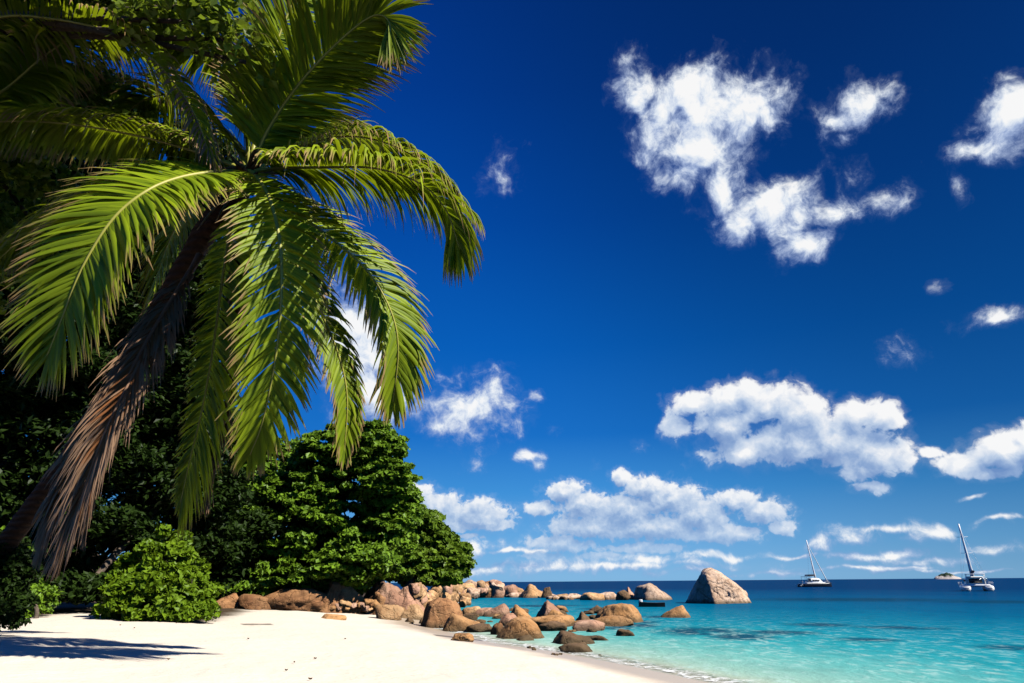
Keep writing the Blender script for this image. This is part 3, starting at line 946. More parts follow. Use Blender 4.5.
def tree(name, label, cat, base, lobes, n, rmin, rmax, per, size, leafmat, barkmat, seed, trunk_r=.3, flat=.45, group=None, up=.8, aspect=.55, limbs=12, lean=None, gaps=None):
    root = empty(name, base, label, cat, group)
    C, R_, O = clumps_on(lobes, n, rmin, rmax, seed)
    if gaps is not None:
        k = gaps(C); C, R_, O = C[k], R_[k], O[k]
    C[:, 2] = np.maximum(C[:, 2], base[2] + .02 + R_ * .2)
    V, Fc, rnd = leaves(C, R_, per, size, flat, up, seed + 1, aspect)
    mesh_obj('crown', V, Fc, leafmat, root, smooth=False, attrs={'rnd': ('FACE', rnd)})
    mb = MB()
    mid = np.mean([l[0] for l in lobes], 0) * .6 + np.array(base) * .4
    mid = mid if lean is None else np.array(lean)
    tr_ = catmull([np.array(base) - [0, 0, .3], np.array(base) * .55 + mid * .45 + [.2, .1, 0], mid], 12)
    mb.tube(tr_, np.linspace(trunk_r * 1.25, trunk_r * .7, 12), 10, rough=.06, seed=seed)
    rg = np.random.default_rng(seed + 3)
    for l in lobes:
        e = np.array(l[0])
        pa = catmull([mid - [0, 0, .2], (mid + e) / 2 + rg.normal(size=3) * .3, e], 10)
        mb.tube(pa, np.linspace(trunk_r * .6, trunk_r * .22, 10), 7, rough=.05)
    for i in rg.choice(len(C), min(limbs, len(C)), replace=False):
        pa = catmull([O[i], (O[i] + C[i]) / 2 + rg.normal(size=3) * .25 + [0, 0, .2], C[i]], 8)
        mb.tube(pa, np.linspace(trunk_r * .25, trunk_r * .06, 8), 5)
    mb.build('trunk', barkmat, root)
    return root


def lobe(px, py, d, rx, ry, rdepth=None):
    """rx, ry in pixels at that depth"""
    c = at(px, py, d)
    return (c, np.array([rx * d / FPX, (rdepth or rx * d / FPX), ry * d / FPX]))


M_BARK = mat_bark('grey_bark', (.06, .045, .03), (.20, .15, .11))
M_TREE = mat_leaf('tree_leaves', (.05, .115, .007), (.21, .36, .022), trans=(.16, .30, .02), tfac=.25, gloss=.2)
M_TREE2 = mat_leaf('right_tree_leaves', (.06, .12, .008), (.19, .30, .022), trans=(.18, .30, .02), tfac=.25, gloss=.2)
M_BUSH = mat_leaf('bush_leaves', (.055, .12, .006), (.21, .33, .015), trans=(.28, .44, .015), tfac=.25, gloss=.15)
M_DARK = mat_leaf('shaded_forest_leaves', (.010, .022, .004), (.030, .058, .008), trans=(.02, .05, .006), tfac=.15, gloss=.12)  # leaf colours darkened to stand in for the shade of the forest
M_OVER = mat_leaf('overhanging_leaves', (.03, .06, .006), (.19, .27, .02), trans=(.34, .46, .03), tfac=.35, gloss=.35)

BA = gp(290, 604, 1.0)[0]
tree('broadleaf_tree', 'wide green broadleaf tree with layered branches over the white sand and brown boulders', 'tree', (BA[0], BA[1] + 4, 1.0),
     [lobe(285, 520, 46, 76, 62, 5.0), lobe(345, 500, 47, 62, 62, 4.5), lobe(362, 452, 48, 44, 38, 3.4), lobe(235, 545, 44, 38, 48, 4.0), lobe(320, 560, 43, 80, 36, 3.6), lobe(260, 480, 50, 52, 52, 4),
      lobe(378, 540, 46, 40, 40, 3), lobe(330, 455, 47, 34, 30, 3), lobe(388, 478, 46, 26, 34, 3), lobe(395, 505, 50, 30, 30, 3), lobe(250, 582, 42, 46, 22, 2.5), lobe(320, 580, 45, 60, 20, 2.5)],
     1500, .28, 1.0, 105, .38, M_TREE, M_BARK, 21, trunk_r=.35, flat=.42, up=.62, aspect=.7)
BB = gp(430, 597, .6)[0]
tree('broadleaf_tree', 'lower green tree at the right end of the grove reaching towards the rocky point', 'tree', (-9.6, 60, .9),
     [lobe(415, 545, 62, 36, 40, 4), lobe(436, 554, 62, 26, 26, 3.5), lobe(452, 562, 62, 20, 20, 3), lobe(395, 528, 60, 26, 34, 3.4), lobe(420, 572, 60, 34, 16, 3), lobe(414, 520, 60, 18, 14, 2.5), lobe(436, 536, 62, 16, 10, 2), lobe(459, 553, 64, 12, 11, 1.5), lobe(446, 578, 60, 16, 10, 2), lobe(398, 560, 58, 26, 24, 3)],
     800, .5, 1.0, 100, .48, M_TREE2, M_BARK, 33, trunk_r=.3, flat=.42, up=.62, aspect=.7)
tree('shrub', 'small light green shrub growing above the largest pink boulder', 'shrub', gp(366, 600, .8)[0] + [0, 3, 0],
     [lobe(362, 574, 46.5, 22, 14, 1.2), lobe(385, 570, 48, 14, 12, 1.0)], 45, .4, .7, 200, .22, M_BUSH, M_BARK, 41, trunk_r=.08, limbs=5)
bb = gp(160, 617, 1.0)[0]
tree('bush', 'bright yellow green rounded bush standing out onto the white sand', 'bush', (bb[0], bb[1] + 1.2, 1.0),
     [lobe(160, 588, 26.4, 40, 26, 1.5), lobe(172, 566, 27, 22, 24, 1.2), lobe(135, 594, 26, 24, 20, 1.1), lobe(190, 596, 26, 18, 18, 1.0),
      lobe(160, 608, 25.6, 50, 14, 1.3), lobe(176, 614, 25.0, 30, 9, .8), lobe(118, 602, 25.5, 14, 14, .9), lobe(150, 552, 27.5, 10, 16, .8), lobe(180, 541, 28, 8, 12, .6), lobe(206, 604, 25.8, 9, 12, .5),
      lobe(125, 572, 27, 10, 16, .6), lobe(196, 572, 27, 12, 12, .6), lobe(140, 618, 25, 18, 6, .5), lobe(165, 530, 28, 6, 10, .4), lobe(112, 585, 26.5, 8, 10, .5), lobe(210, 590, 26.2, 5, 8, .4), lobe(110, 612, 25.6, 14, 5, .6), lobe(205, 613, 25.2, 12, 5, .6), lobe(188, 619, 24.6, 14, 3, .4)],
     420, .10, .40, 52, .26, M_BUSH, M_BARK, 51, trunk_r=.05, flat=.8, up=.3, limbs=14, aspect=.62)
bl = gp(22, 618, 1.1)[0]
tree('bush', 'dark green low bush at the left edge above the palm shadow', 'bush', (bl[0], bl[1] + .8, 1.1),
     [lobe(10, 590, 27, 34, 30, 1.6), lobe(36, 604, 26.5, 20, 20, .9), lobe(-25, 570, 27, 34, 50, 2), lobe(15, 565, 28, 26, 26, 1.2)],
     260, .2, .42, 60, .20, M_TREE, M_BARK, 61, trunk_r=.07, flat=.7, up=.5, limbs=6)
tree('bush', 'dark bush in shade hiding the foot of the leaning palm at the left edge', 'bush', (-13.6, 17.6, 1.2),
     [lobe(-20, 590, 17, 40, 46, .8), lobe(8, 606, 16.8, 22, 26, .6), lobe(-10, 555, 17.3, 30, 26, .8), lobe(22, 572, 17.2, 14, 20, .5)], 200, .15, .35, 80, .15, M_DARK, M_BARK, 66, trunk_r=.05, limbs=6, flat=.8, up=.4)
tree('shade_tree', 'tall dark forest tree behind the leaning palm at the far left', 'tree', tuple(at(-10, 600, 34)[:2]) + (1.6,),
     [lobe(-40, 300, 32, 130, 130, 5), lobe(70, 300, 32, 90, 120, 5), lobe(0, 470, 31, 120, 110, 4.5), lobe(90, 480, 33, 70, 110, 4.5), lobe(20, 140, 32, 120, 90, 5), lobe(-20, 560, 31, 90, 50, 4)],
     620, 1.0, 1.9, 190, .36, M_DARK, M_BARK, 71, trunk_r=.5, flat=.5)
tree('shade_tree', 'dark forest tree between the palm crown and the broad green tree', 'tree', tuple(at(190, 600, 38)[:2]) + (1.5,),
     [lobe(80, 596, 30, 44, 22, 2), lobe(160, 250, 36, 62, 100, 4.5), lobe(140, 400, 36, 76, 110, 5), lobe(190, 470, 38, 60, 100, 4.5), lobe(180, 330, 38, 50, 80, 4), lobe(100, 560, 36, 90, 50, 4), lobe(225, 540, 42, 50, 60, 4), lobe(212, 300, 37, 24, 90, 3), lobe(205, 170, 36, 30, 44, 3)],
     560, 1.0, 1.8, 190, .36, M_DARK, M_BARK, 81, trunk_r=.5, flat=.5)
tree('overhanging_tree', 'overhanging tree with glossy round leaves reaching in along the top left of the view', 'tree', (-19.5, 17.5, 1.2),
     [lobe(60, -40, 14.5, 150, 60, 3), lobe(175, 6, 12.6, 50, 16, .6), lobe(225, 40, 12.8, 34, 14, .5), lobe(245, 62, 13, 18, 10, .4), lobe(190, 22, 12.6, 40, 16, .6), lobe(140, 30, 13, 30, 14, .6), lobe(215, 12, 12.8, 40, 12, .5), lobe(-60, 60, 15, 120, 90, 3), lobe(20, 120, 16.5, 90, 80, 2), lobe(110, 120, 17, 50, 60, 1.5),
      lobe(-120, 260, 17, 110, 150, 3), lobe(40, 230, 18, 70, 70, 1.6), lobe(150, -60, 14, 90, 40, 2.2)],
     800, .35, .85, 44, .20, M_OVER, M_BARK, 91, trunk_r=.2, flat=.6, up=.6, aspect=.75, limbs=20, lean=at(-160, 20, 15),
     gaps=lambda C: np.array([True] * len(C)))

tree('shade_tree', 'added shade tree out of view whose dense canopy keeps the sun off the palms', 'tree', (-21, 13, 1.3),  # added above the view so that its canopy shades palms and forest
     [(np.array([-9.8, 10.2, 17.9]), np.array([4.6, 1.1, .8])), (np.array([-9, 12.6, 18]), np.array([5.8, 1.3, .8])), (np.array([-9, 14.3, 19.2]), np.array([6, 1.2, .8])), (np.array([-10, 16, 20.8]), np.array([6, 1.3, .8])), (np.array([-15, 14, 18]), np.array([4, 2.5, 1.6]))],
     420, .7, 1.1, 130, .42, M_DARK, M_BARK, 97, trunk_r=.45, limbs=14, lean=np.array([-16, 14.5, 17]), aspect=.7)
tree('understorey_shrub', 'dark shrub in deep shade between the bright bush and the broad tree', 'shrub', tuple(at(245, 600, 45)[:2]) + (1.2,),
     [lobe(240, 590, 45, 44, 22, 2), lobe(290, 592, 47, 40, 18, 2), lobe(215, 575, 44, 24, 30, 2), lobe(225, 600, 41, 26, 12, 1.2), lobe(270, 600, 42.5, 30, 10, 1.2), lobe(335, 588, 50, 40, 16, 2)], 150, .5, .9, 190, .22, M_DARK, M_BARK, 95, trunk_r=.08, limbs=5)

# ------------------------------------------------------------------ palms
M_FROND = mat_leaf('palm_leaflets', (.07, .13, .005), (.32, .42, .012), trans=(.50, .62, .015), tfac=.28, rough=.48, dry=(.38, .24, .10), gloss=.22)
M_SHADEF = mat_leaf('shaded_palm_leaflets', (.015, .035, .004), (.05, .09, .008), trans=(.08, .12, .01), tfac=.12, rough=.5, dry=(.14, .08, .04), gloss=.15)
M_DEADF = mat_leaf('dead_palm_leaflets', (.15, .05, .016), (.50, .20, .07), trans=(.12, .05, .02), tfac=.1, rough=.8, dry=(.40, .24, .14), gloss=.15)
M_RACH = mat_simple('palm_midrib', (.42, .40, .07), .45, .4, .25, 4)
M_RACHD = mat_simple('dead_palm_midrib', (.30, .17, .10), .7, .3, .3, 4)
M_PTRUNK = mat_bark('palm_trunk', (.022, .012, .008), (.10, .052, .032), ring=2.2)
M_FIBRE = mat_bark('palm_fibre', (.10, .05, .02), (.34, .19, .08), scale=6)


def frond(root, pts, nrm, Lmax=1.15, width=.078, pairs=150, droop=.5, seed=0, dead=False, dry=.15, start=.10, swept=0.0, asym=(1, 1), r0=.05, jitter=.06, fold=.14, matl=None, tip=1.0):
    rg = np.random.default_rng(seed)
    P = catmull(np.array([at(*p) for p in pts]), 70)
    mat, rm = (M_DEADF, M_RACHD) if dead else (M_FROND, M_RACH)
    if matl: mat = matl
    T = unit(np.gradient(P, axis=0))
    nrm = np.array(nrm, float)
    V, Fc, rnd, dr = [], [], [], []
    K = 6
    length = np.linalg.norm(np.diff(P, axis=0), axis=1).sum()
    g = np.array([0, 0, -1.0])
    for i in range(pairs):
        t = start + (1 - start) * (i + .5) / pairs
        f = t * (len(P) - 1); a = int(f); b = min(a + 1, len(P) - 1); u = f - a
        p = P[a] * (1 - u) + P[b] * u
        tt = unit(T[a] * (1 - u) + T[b] * u)
        n = unit(nrm - tt * np.dot(nrm, tt))
        s = np.cross(tt, n)
        prof = np.interp(t, [0, .1, .2, .4, .6, .8, .93, 1], [.4, .6, .9, 1, 1, .92, .72, .42])
        for k, sg in enumerate((1, -1)):
            if rg.uniform() < .04:
                continue
            L = Lmax * prof * asym[k] * (1 - (1 - tip) * max(0, (t - .6) / .4)) * rg.uniform(.88, 1.08)
            al = math.radians(np.interp(t, [0, .5, .85, 1], [14, 30, 50, 76]) + swept + rg.normal() * 5)
            d = unit(s * sg * math.cos(al) + tt * math.sin(al) + n * fold * np.interp(t, [0, 1], [1, .5]) + rg.normal(size=3) * jitter)
            q = p.copy()
            w = width * rg.uniform(.75, 1.15)
            dk = droop * rg.uniform(.8, 1.2)
            rr = rg.uniform(); dl = rg.uniform()
            bn = unit(n + rg.normal(size=3) * .14)
            if rg.uniform() < .06: dk *= 2.4
            base_i = len(V)
            for m_ in range(K + 1):
                v = m_ / K
                ww = w * (np.interp(v, [0, .12, .45, 1], [.35, .9, 1, .06])) * .5
                bs = unit(np.cross(d, bn)); nn = np.cross(bs, d)
                V += [q + bs * ww - nn * ww * .35, q.copy(), q - bs * ww - nn * ww * .35]
                dv = float(np.clip((v - (1 - dry * (1 + 1.4 * dl))) * 9, 0, 1)) if dry > 0 else 0
                dr += [dv] * 3
                q = q + d * L / K
                d = unit(d + g * dk * (v + .25) * .55)
            for m_ in range(K):
                o = base_i + m_ * 3
                Fc += [(o, o + 1, o + 4, o + 3), (o + 1, o + 2, o + 5, o + 4)]
                rnd += [rr, rr]
    ob = mesh_obj('frond', np.array(V), np.array(Fc), mat, root, smooth=True, attrs={'rnd': ('FACE', rnd), 'dry': ('POINT', dr)})
    Vt, Ft = tube(P, np.interp(np.linspace(0, 1, 70), [0, .06, .2, 1], [r0 * 1.7, r0, r0 * .75, .012]), 7)
    if dead: tag(ob, label='dry brown frond hanging straight down')
    mesh_obj('midrib', Vt, Ft, rm, ob)
    return ob


CD = 14.0
crown = at(250, 172, CD)
pbase = np.array([-15.2, 18.4, tz(-15.2, 18.4)])
palm = empty('palm_tree', pbase, 'tall leaning coconut palm with sunlit arching fronds in front of the forest', 'palm tree')
tp = catmull([pbase - [0, 0, .3], at(-40, 600, 17.8), at(35, 505, 16.8), at(105, 405, 15.7), at(165, 300, 14.8), at(212, 222, 14.3), crown], 46)
Vt, Ft = tube(tp, np.interp(np.linspace(0, 1, 46), [0, .1, .5, .85, .95, 1], [.38, .27, .22, .21, .26, .16]) * (1 + .05 * np.sin(np.arange(46) * 2.4)), 16, rough=.05, seed=2)
mesh_obj('trunk', Vt, Ft, M_PTRUNK, palm)

UPN = (0, -.15, 1)
FR = [
    dict(pts=[(250, 172, CD), (268, 130, CD - .1), (298, 85, CD - .3), (338, 42, CD - .5), (372, 16, CD - .6), (389, 22, CD - .6), (389, 52, CD - .6)], nrm=(-.45, .55, .7), Lmax=1.8, droop=.3, seed=1, swept=10, pairs=190, width=.085, tip=.5),
    dict(pts=[(250, 172, CD), (275, 160, CD + .2), (312, 143, CD + .5), (352, 136, CD + .8), (395, 146, CD + .9), (436, 172, CD + .9), (474, 214, CD + .7)], nrm=(0, -.2, 1), Lmax=1.35, droop=1.1, seed=2),
    dict(pts=[(250, 172, CD), (280, 168, CD - .4), (325, 167, CD - .9), (375, 168, CD - 1.3), (420, 183, CD - 1.5), (446, 210, CD - 1.6), (460, 250, CD - 1.6)], nrm=(0, .1, 1), Lmax=1.5, droop=1.2, seed=3),
    dict(pts=[(250, 172, CD), (272, 194, CD - .2), (298, 214, CD - .5), (334, 241, CD - .7), (368, 272, CD - .8), (391, 312, CD - .8), (398, 350, CD - .8), (393, 402, CD - .7)], nrm=(.35, -.75, .55), Lmax=1.25, droop=.55, seed=4, width=.085, asym=(.95, 1)),
    dict(pts=[(250, 172, CD), (270, 210, CD + .2), (295, 262, CD + .4), (322, 315, CD + .5), (340, 360, CD + .5), (347, 400, CD + .5), (344, 455, CD + .5)], nrm=(.55, -.8, .3), Lmax=.9, droop=.8, seed=5, asym=(.9, .9)),
    dict(pts=[(248, 172, CD), (256, 176, CD - .5), (270, 200, CD - 1.2), (280, 245, CD - 1.7), (281, 300, CD - 1.9), (275, 360, CD - 1.9), (263, 420, CD - 1.9), (250, 455, CD - 1.8)], nrm=(.45, -.85, .35), Lmax=1.12, droop=.4, seed=6, swept=-2, width=.088, start=.06, dry=.12),
    dict(pts=[(248, 172, CD), (215, 172, CD - .8), (178, 178, CD - 1.5), (145, 192, CD - 2.1), (112, 220, CD - 2.5), (82, 268, CD - 2.8), (62, 318, CD - 2.9), (47, 356, CD - 2.9)], nrm=(0.05, -.85, .5), Lmax=1.5, droop=.35, seed=7, swept=-6, width=.09, pairs=165, dry=.12),
    dict(pts=[(248, 174, CD), (236, 205, CD + .1), (224, 270, CD), (213, 350, CD - .1), (202, 410, CD - .1), (190, 460, CD - .1), (180, 505, CD)], nrm=(-.35, -.9, .1), Lmax=1.45, droop=.3, seed=8, asym=(.5, 1.1), dry=.1, width=.075),
    dict(pts=[(248, 172, CD), (215, 158, CD + .2), (180, 147, CD + .3), (135, 135, CD + .2), (70, 124, CD - .1), (10, 121, CD - .4), (-50, 126, CD - .6)], nrm=(0, .25, 1), Lmax=1.15, droop=1.3, seed=9),
    dict(pts=[(248, 172, CD), (205, 170, CD + .6), (150, 176, CD + 1), (90, 195, CD + 1), (35, 228, CD + .9), (-20, 275, CD + .7)], nrm=(0, -.2, 1), Lmax=1.1, droop=1.0, seed=10),
    dict(pts=[(250, 170, CD), (246, 130, CD + .5), (236, 95, CD + .9), (220, 66, CD + 1.2), (196, 48, CD + 1.4), (168, 48, CD + 1.5)], nrm=(.5, .3, .8), Lmax=1.5, droop=.5, seed=11),
    dict(pts=[(250, 170, CD), (258, 120, CD + .6), (268, 70, CD + 1.2), (285, 20, CD + 1.6), (310, -30, CD + 1.8), (345, -60, CD + 2)], nrm=(-.7, .3, .6), Lmax=1.6, droop=.5, seed=12),
    dict(pts=[(248, 170, CD), (232, 140, CD + .8), (208, 112, CD + 1.6), (175, 95, CD + 2.2), (140, 102, CD + 2.6), (112, 130, CD + 2.8)], nrm=(0, .2, 1), Lmax=1.3, droop=.9, seed=17),
    dict(pts=[(248, 172, CD), (222, 180, CD + .8), (190, 205, CD + 1.5), (165, 250, CD + 2), (150, 310, CD + 2.2)], nrm=(-.3, -.5, .7), Lmax=1.3, droop=.8, seed=18),
    dict(pts=[(250, 172, CD), (275, 150, CD + .8), (310, 135, CD + 1.8), (345, 132, CD + 2.6), (378, 150, CD + 3.2), (400, 185, CD + 3.5)], nrm=(.1, .2, 1), Lmax=1.1, droop=.9, seed=13),
]
for f in FR: frond(palm, **f)
DFR = [
    dict(pts=[(150, 345, CD - .4), (118, 395, CD - .9), (88, 440, CD - 1.3), (62, 490, CD - 1.6), (42, 545, CD - 1.6)], nrm=(-.1, -1, .2), Lmax=1.0, droop=.7, seed=37, swept=32, width=.05, pairs=110),
    dict(pts=[(190, 275, CD), (158, 330, CD - .9), (128, 385, CD - 1.6), (104, 435, CD - 2), (80, 500, CD - 2.2), (60, 550, CD - 2.2)], nrm=(-.2, -1, .2), Lmax=1.3, droop=.6, seed=31, swept=30, width=.05, pairs=130),
    dict(pts=[(200, 255, CD), (165, 310, CD - .8), (132, 368, CD - 1.4), (106, 425, CD - 1.7), (92, 475, CD - 1.8), (80, 530, CD - 1.8)], nrm=(.3, -1, .2), Lmax=1.0, droop=.7, seed=32, swept=34, width=.045, pairs=110),
    dict(pts=[(246, 190, CD + .1), (242, 250, CD), (238, 320, CD), (230, 390, CD), (218, 450, CD), (206, 505, CD)], nrm=(.2, -1, .1), Lmax=.6, droop=.6, seed=33, swept=34, width=.045, pairs=110),
]
for f in DFR: frond(palm, dead=True, dry=.4, **f)
# boots, sheath fibre and a pale broken stalk at the heart of the crown
mb = MB()
rg = np.random.default_rng(3)
for i in range(16):
    a = rg.uniform(0, 6.28); r = rg.uniform(.05, .2)
    d = np.array([math.cos(a), math.sin(a), rg.uniform(-.2, 1.0)])
    p0 = crown + np.array([0, 0, rg.uniform(-.5, .1)])
    mb.tube([p0, p0 + d * .35, p0 + d * .6 + [0, 0, -.15]], [.09, .06, .02], 6, rough=.2, seed=i)
mb.build('sheath_fibre', M_FIBRE, palm)
mb = MB()
for i, (px, py, L) in enumerate([(262, 188, .5), (246, 205, .6), (232, 196, .55), (275, 182, .4), (222, 205, .5)]):
    e = at(px + (px - 250) * .9, py + 25, CD - .5)
    mb.tube(catmull([crown, (crown + e) / 2 + [0, 0, .12], e], 6), [.05, .045, .04, .03, .02, .01], 6)
mb.build('flower_stalk', mat_simple('pale_stalk', (.62, .50, .30), .6, .3), palm)

# a second palm further left whose fronds reach into the frame
c2 = at(-95, 95, 13.2)
b2 = np.array([-16.5, 12.5, tz(-16.5, 12.5)])
palm2 = empty('palm_tree', b2, 'shaded palm at the left edge whose frond tips are bleached and ragged', 'palm tree')
Vt, Ft = tube(catmull([b2 - [0, 0, .3], b2 * .6 + c2 * .4 + [-.4, 0, 0], c2], 30), np.interp(np.linspace(0, 1, 30), [0, .15, 1], [.34, .22, .2]), 14, rough=.05, seed=4)
mesh_obj('trunk', Vt, Ft, M_PTRUNK, palm2)
D2 = 13.2
for f in [
    dict(pts=[(-95, 95, D2), (-50, 40, D2), (0, 17, D2), (55, 19, D2), (110, 32, D2), (150, 56, D2), (190, 105, D2), (212, 160, D2)], nrm=(0, .2, 1), Lmax=1.15, droop=.9, seed=51, dry=.25, pairs=100),
    dict(pts=[(-95, 95, D2), (-60, 120, D2 + .6), (0, 92, D2 + .7), (45, 55, D2 + .7), (88, 28, D2 + .7), (120, 20, D2 + .7)], nrm=(-.3, .1, 1), Lmax=1.2, droop=1.0, seed=52),
    dict(pts=[(-95, 95, D2), (-95, 20, D2), (-60, -40, D2), (0, -70, D2), (60, -60, D2)], nrm=(-.4, 0, 1), Lmax=1.2, droop=.8, seed=54),
    dict(pts=[(-95, 95, D2), (-150, 60, D2), (-210, 70, D2), (-270, 130, D2)], nrm=(0, 0, 1), Lmax=1.1, droop=.9, seed=55),
    dict(pts=[(-95, 95, D2), (-110, 160, D2 - 1), (-120, 240, D2 - 1.5), (-115, 330, D2 - 1.6)], nrm=(-.3, -.8, .3), Lmax=1.1, droop=.7, seed=56),
]: frond(palm2, **f)
frond(palm2, pts=[(140, 50, D2 + .1), (165, 70, D2), (185, 100, D2), (205, 140, D2), (215, 165, D2)], nrm=(0, -.6, 1), Lmax=.6, droop=.6, seed=57, dead=True, dry=1.2, width=.035, pairs=34, r0=.012)
frond(palm2, pts=[(-95, 95, D2), (-90, 170, D2 + 1.5), (-60, 300, D2 + 2), (-30, 400, D2 + 2), (-15, 500, D2 + 2)], nrm=(0, -1, .1), Lmax=1.0, droop=.5, seed=58, dead=True, dry=.4, swept=20)
# ------------------------------------------------------------------ driftwood
p0, _ = gp(38, 611.5, 1.12); p1, _ = gp(70, 610.5, 1.12); p2, _ = gp(100, 609.5, 1.12)
Vt, Ft = tube(catmull([p0, p1 + [0, .1, .05], p2 + [0, 0, .05]], 14), np.linspace(.06, .03, 14), 7, rough=.15, seed=4)
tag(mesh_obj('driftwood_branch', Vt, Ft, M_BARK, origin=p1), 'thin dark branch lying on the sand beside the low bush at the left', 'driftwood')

# ------------------------------------------------------------------ boats
M_GEL = mat_simple('white_gelcoat', (.88, .88, .86), .3, .5, .03, 2)
M_NAVY = mat_simple('dark_hull_paint', (.012, .014, .022), .3, .5, .2, 2)
M_GLASS = mat_simple('tinted_glass', (.015, .018, .022), .1, .6, .1, 2)
M_ALU = mat_simple('mast_aluminium', (.86, .87, .88), .4, .5, .05, 2)
M_CANVAS = mat_simple('dark_canvas', (.03, .035, .05), .8, .2, .2, 4)
M_SAIL = mat_simple('furled_sail', (.75, .76, .78), .7, .2, .08, 4)


def loft(secs):
    V = np.vstack(secs); k = len(secs[0]); F = []
    for i in range(len(secs) - 1):
        for j in range(k):
            a, b = i * k + j, i * k + (j + 1) % k
            F.append((a, b, b + k, a + k))
    F.append(tuple(range(k))[::-1]); F.append(tuple(range((len(secs) - 1) * k, len(secs) * k)))
    return V, F


def xf(V, loc, rot):
    ca, sa = math.cos(rot), math.sin(rot)
    V = np.asarray(V, float)
    return np.stack([V[:, 0] * ca - V[:, 1] * sa + loc[0], V[:, 0] * sa + V[:, 1] * ca + loc[1], V[:, 2] + loc[2]], 1)


def hull_secs(L, hw, h, cx):
    out = []
    for v, wf, hf in [(-.5, .72, .62), (-.42, .9, .82), (-.2, 1, .92), (.1, 1, .95), (.3, .82, 1.0), (.42, .5, 1.06), (.5, .10, 1.12)]:
        y_ = v * L; a = hw * wf; t = h * hf
        out.append(np.array([(cx - a * .35, y_, -.35), (cx + a * .35, y_, -.35), (cx + a * .85, y_, .25), (cx + a, y_, t * .75), (cx + a * .85, y_, t), (cx - a * .85, y_, t), (cx - a, y_, t * .75), (cx - a * .85, y_, .25)]))
    return out


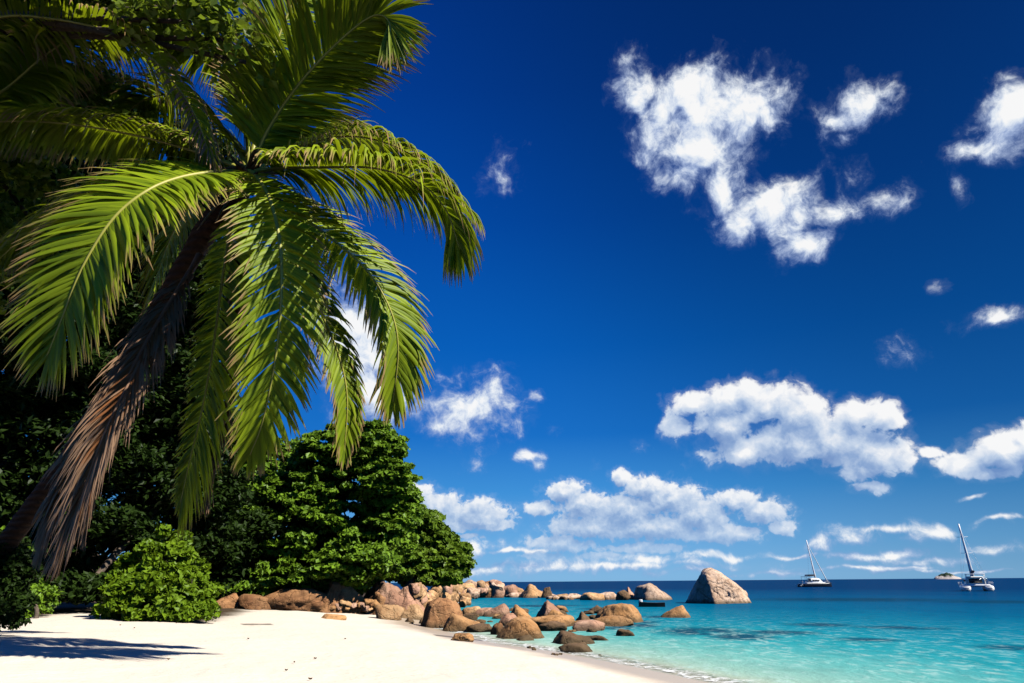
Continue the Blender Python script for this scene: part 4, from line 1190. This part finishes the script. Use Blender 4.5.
def catamaran(loc, rot, L, beam, mast_h, rake, hullmat, label, lean=0.0, topmat=None):
    root = empty('catamaran', loc, label, 'sailing boat', None)
    hw = beam * .15
    for sx in (-1, 1):
        V, F = loft(hull_secs(L, hw, L * .125, sx * (beam / 2 - hw)))
        ob = mesh_obj('hull', xf(V, loc, rot), F, hullmat, root)
        # transom steps
        st = MB()
        for q in range(3):
            V, F = box(sx * (beam / 2 - hw), -L * .5 - .18 - q * .25, .35 + (2 - q) * .22, hw * .7, .14, .05)
            st.add(xf(V, loc, rot), F)
        st.build('stern_step', M_GEL, ob)
    d = MB()
    V, F = rbox(0, -.02 * L, L * .125 * .9, beam / 2 - hw * .6, L * .33, .22); d.add(xf(V, loc, rot), F)
    V, F = box(0, L * .40, L * .125 * .95, beam / 2 - hw, .12, .09); d.add(xf(V, loc, rot), F)
    d.build('deck', M_GEL, root)
    cz = L * .125 + .1
    secs = []
    for v, wf, z1 in [(-.16, .88, 1.25), (-.10, .95, 1.38), (.05, .95, 1.38), (.16, .8, 1.1), (.24, .55, .45), (.27, .4, .1)]:
        a = beam * .34 * wf
        secs.append(np.array([(-a, v * L, cz), (a, v * L, cz), (a * .96, v * L, cz + z1 * .6), (a * .78, v * L, cz + z1), (-a * .78, v * L, cz + z1), (-a * .96, v * L, cz + z1 * .6)]))
    V, F = loft(secs)
    cab = mesh_obj('cabin', xf(V, loc, rot), F, M_GEL, root, smooth=False)
    for sx in (-1, 1):
        w_ = MB()
        for q in range(3):
            V, F = box(sx * beam * .337, (-.09 + q * .085) * L, cz + .72, .05, L * .034, .20); w_.add(xf(V, loc, rot), F)
        w_.build('window', M_GLASS, cab)
    w_ = MB(); V, F = box(0, L * -.163, cz + .62, beam * .2, .05, .36); w_.add(xf(V, loc, rot), F); w_.build('cabin_door', M_GLASS, cab)
    w_ = MB()
    for q in (-1, 0, 1):
        V, F = box(q * beam * .15, L * .205, cz + .78, beam * .065, .06, .2); w_.add(xf(V, loc, rot), F)
    w_.build('windscreen', M_GLASS, cab)
    bm_ = MB(); V, F = rbox(0, -L * .27, cz + 1.75, beam * .3, L * .11, .06); bm_.add(xf(V, loc, rot), F)
    for sx in (-1, 1):
        for sy in (-.36, -.18):
            bm_.tube(xf([(sx * beam * .28, sy * L, cz), (sx * beam * .28, sy * L, cz + 1.72)], loc, rot), .04, 5)
    bm_.build('bimini', topmat or M_GEL, root)
    mb_ = np.array([0, .07 * L, cz + 1.2]); mt_ = mb_ + np.array([lean, -rake, mast_h])
    m1 = MB(); m1.tube(xf(np.linspace(mb_ - [0, 0, .4], mt_, 8), loc, rot), np.linspace(.24, .15, 8), 10)
    mast = m1.build('mast', M_ALU, root)
    sp = MB()
    for fz in (.45, .75):
        c_ = mb_ + (mt_ - mb_) * fz
        sp.tube(xf([c_ - [.9, 0, 0], c_ + [.9, 0, 0]], loc, rot), .035, 5)
    sp.build('spreader', M_ALU, mast)
    bo = MB(); b0 = mb_ + [0, -.1, .7]; b1 = b0 + [0, -L * .36, .15]
    bo.tube(xf([b0, b1], loc, rot), .09, 8); boom = bo.build('boom', M_ALU, root)
    sc_ = MB(); sc_.tube(xf(np.linspace(b0 + [0, -.1, .26], b1 + [0, .1, .2], 7), loc, rot), [.30, .27, .25, .23, .2, .17, .12], 8, rough=.08); sc_.build('sail_cover', M_CANVAS, boom)
    fs = MB(); bow = np.array([0, .47 * L, L * .14]); hd = mb_ + (mt_ - mb_) * .9
    fs.tube(xf(np.linspace(bow, hd, 8), loc, rot), np.linspace(.14, .07, 8), 6); fs.build('furled_jib', M_SAIL, root)
    rgm = MB()
    for sx in (-1, 1):
        rgm.tube(xf([(sx * beam * .45, -.08 * L, L * .12), tuple(mb_ + (mt_ - mb_) * .88)], loc, rot), .018, 4)
        rgm.tube(xf([(sx * beam * .45, .02 * L, L * .12), tuple(mb_ + (mt_ - mb_) * .5)], loc, rot), .018, 4)
    rgm.build('shroud', M_ALU, root)
    ra = MB()
    for sx in (-1, 1):
        xs_ = sx * (beam / 2 - .1)
        for q in np.linspace(-.4, .4, 8):
            ra.tube(xf([(xs_, q * L, L * .115), (xs_, q * L, L * .115 + .6)], loc, rot), .02, 4)
        ra.tube(xf([(xs_, -.4 * L, L * .115 + .6), (xs_, .4 * L, L * .115 + .6)], loc, rot), .02, 4)
    ra.build('guard_rail', M_ALU, root)
    return root


def box(x, y, z, a, b, c):
    V = np.array([(x + i * a, y + j * b, z + k * c) for k in (-1, 1) for j in (-1, 1) for i in (-1, 1)])
    return V, [(0, 2, 3, 1), (4, 5, 7, 6), (0, 1, 5, 4), (2, 6, 7, 3), (0, 4, 6, 2), (1, 3, 7, 5)]


def rbox(x, y, z, a, b, c, r=.25):
    secs = []
    for k, s_ in [(-1, .94), (-.7, 1), (.7, 1), (1, .94)]:
        ang = []
        for cx, cy, a0 in [(1, 1, 0), (-1, 1, 90), (-1, -1, 180), (1, -1, 270)]:
            for q in (0, 45, 90):
                t = math.radians(a0 + q)
                ang.append((x + (cx * (a - r) + r * math.cos(t)) * s_, y + (cy * (b - r) + r * math.sin(t)) * s_, z + k * c))
        secs.append(np.array(ang))
    return loft(secs)


pr, _ = gp(977, 591, 0)
catamaran((pr[0], pr[1], 0), math.radians(-27), 8.2, 5.0, 9.6, .2, M_GEL, 'white catamaran with a tall mast moored at the right, near the small island', lean=-.55)
pl, _ = gp(815, 587, 0)
catamaran((pl[0], pl[1], 0), math.radians(-88), 9.2, 4.8, 11.6, 1.2, M_NAVY, 'dark hulled catamaran with white cabin moored further out, left of the white one', topmat=M_CANVAS)

# dinghy between the reef and the lone wedge rock
dc, _ = gp(652, 607, 0)
root = empty('dinghy', (dc[0], dc[1], 0), 'small dark open dinghy floating in front of the pale angular boulder', 'rowing boat')
rot = math.radians(82); loc = (dc[0], dc[1], 0)
secs = []; ins = []
for v, wf, zf in [(-.5, .8, .9), (-.2, 1, .86), (.15, .95, .92), (.38, .6, 1.05), (.5, .12, 1.2)]:
    L_, a, t = 2.3, .42 * wf, .40 * zf
    secs.append(np.array([(-a * .5, v * L_, -.15), (a * .5, v * L_, -.15), (a, v * L_, t), (a * .86, v * L_, t), (a * .45, v * L_ * .97, .02), (-a * .45, v * L_ * .97, .02), (-a * .86, v * L_, t), (-a, v * L_, t)]))
V, F = loft(secs)
mesh_obj('hull', xf(V, loc, rot), F, mat_simple('brown_hull', (.06, .025, .02), .5, .4), root, smooth=False)
st = MB(); V, F = box(0, 0, .26, .36, .12, .02); st.add(xf(V, loc, rot), F); st.build('thwart', M_GEL, root)
st = MB(); V, F = box(0, -.55, .26, .34, .12, .02); st.add(xf(V, loc, rot), F); st.build('thwart', M_GEL, root)
st = MB(); V, F = rbox(0, .95, .48, .13, .16, .14, .08); st.add(xf(V, loc, rot), F); st.tube(xf([(0, .95, .4), (0, 1.25, -.1)], loc, rot), .04, 6); st.build('outboard_motor', M_GEL, root)

# fallen leaves on the sand
rg = np.random.default_rng(12)
spots = [(168, 661), (120, 626), (134, 629), (215, 622), (200, 619), (286, 672), (294, 664), (310, 681), (315, 660), (90, 619), (228, 616), (248, 640), (176, 624), (345, 640)]
for i, (px, py) in enumerate(spots):
    P, _ = gp(px, py, 1.0)
    for _k in range(3):
        P, _t = gp(px, py, tz(P[0], P[1]))
    L = rg.uniform(.05, .10); a = rg.uniform(0, 6.28); w_ = L * .32
    pts = []
    for v in np.linspace(0, 1, 6):
        wd = w_ * math.sin(math.pi * min(.98, max(.04, v)))
        z_ = .018 + .05 * (v - .5) ** 2
        pts += [((v - .5) * L, -wd, z_ + .02), ((v - .5) * L, 0, z_), ((v - .5) * L, wd, z_ + .02)]
    F = [(k * 3 + j, k * 3 + j + 1, k * 3 + j + 4, k * 3 + j + 3) for k in range(5) for j in (0, 1)]
    o = mesh_obj('fallen_leaf', xf(pts, P, a), F, M_FIBRE, origin=P)
    tag(o, 'one of the small brown fallen leaves scattered over the white sand', 'leaf', 'fallen leaves on the sand')
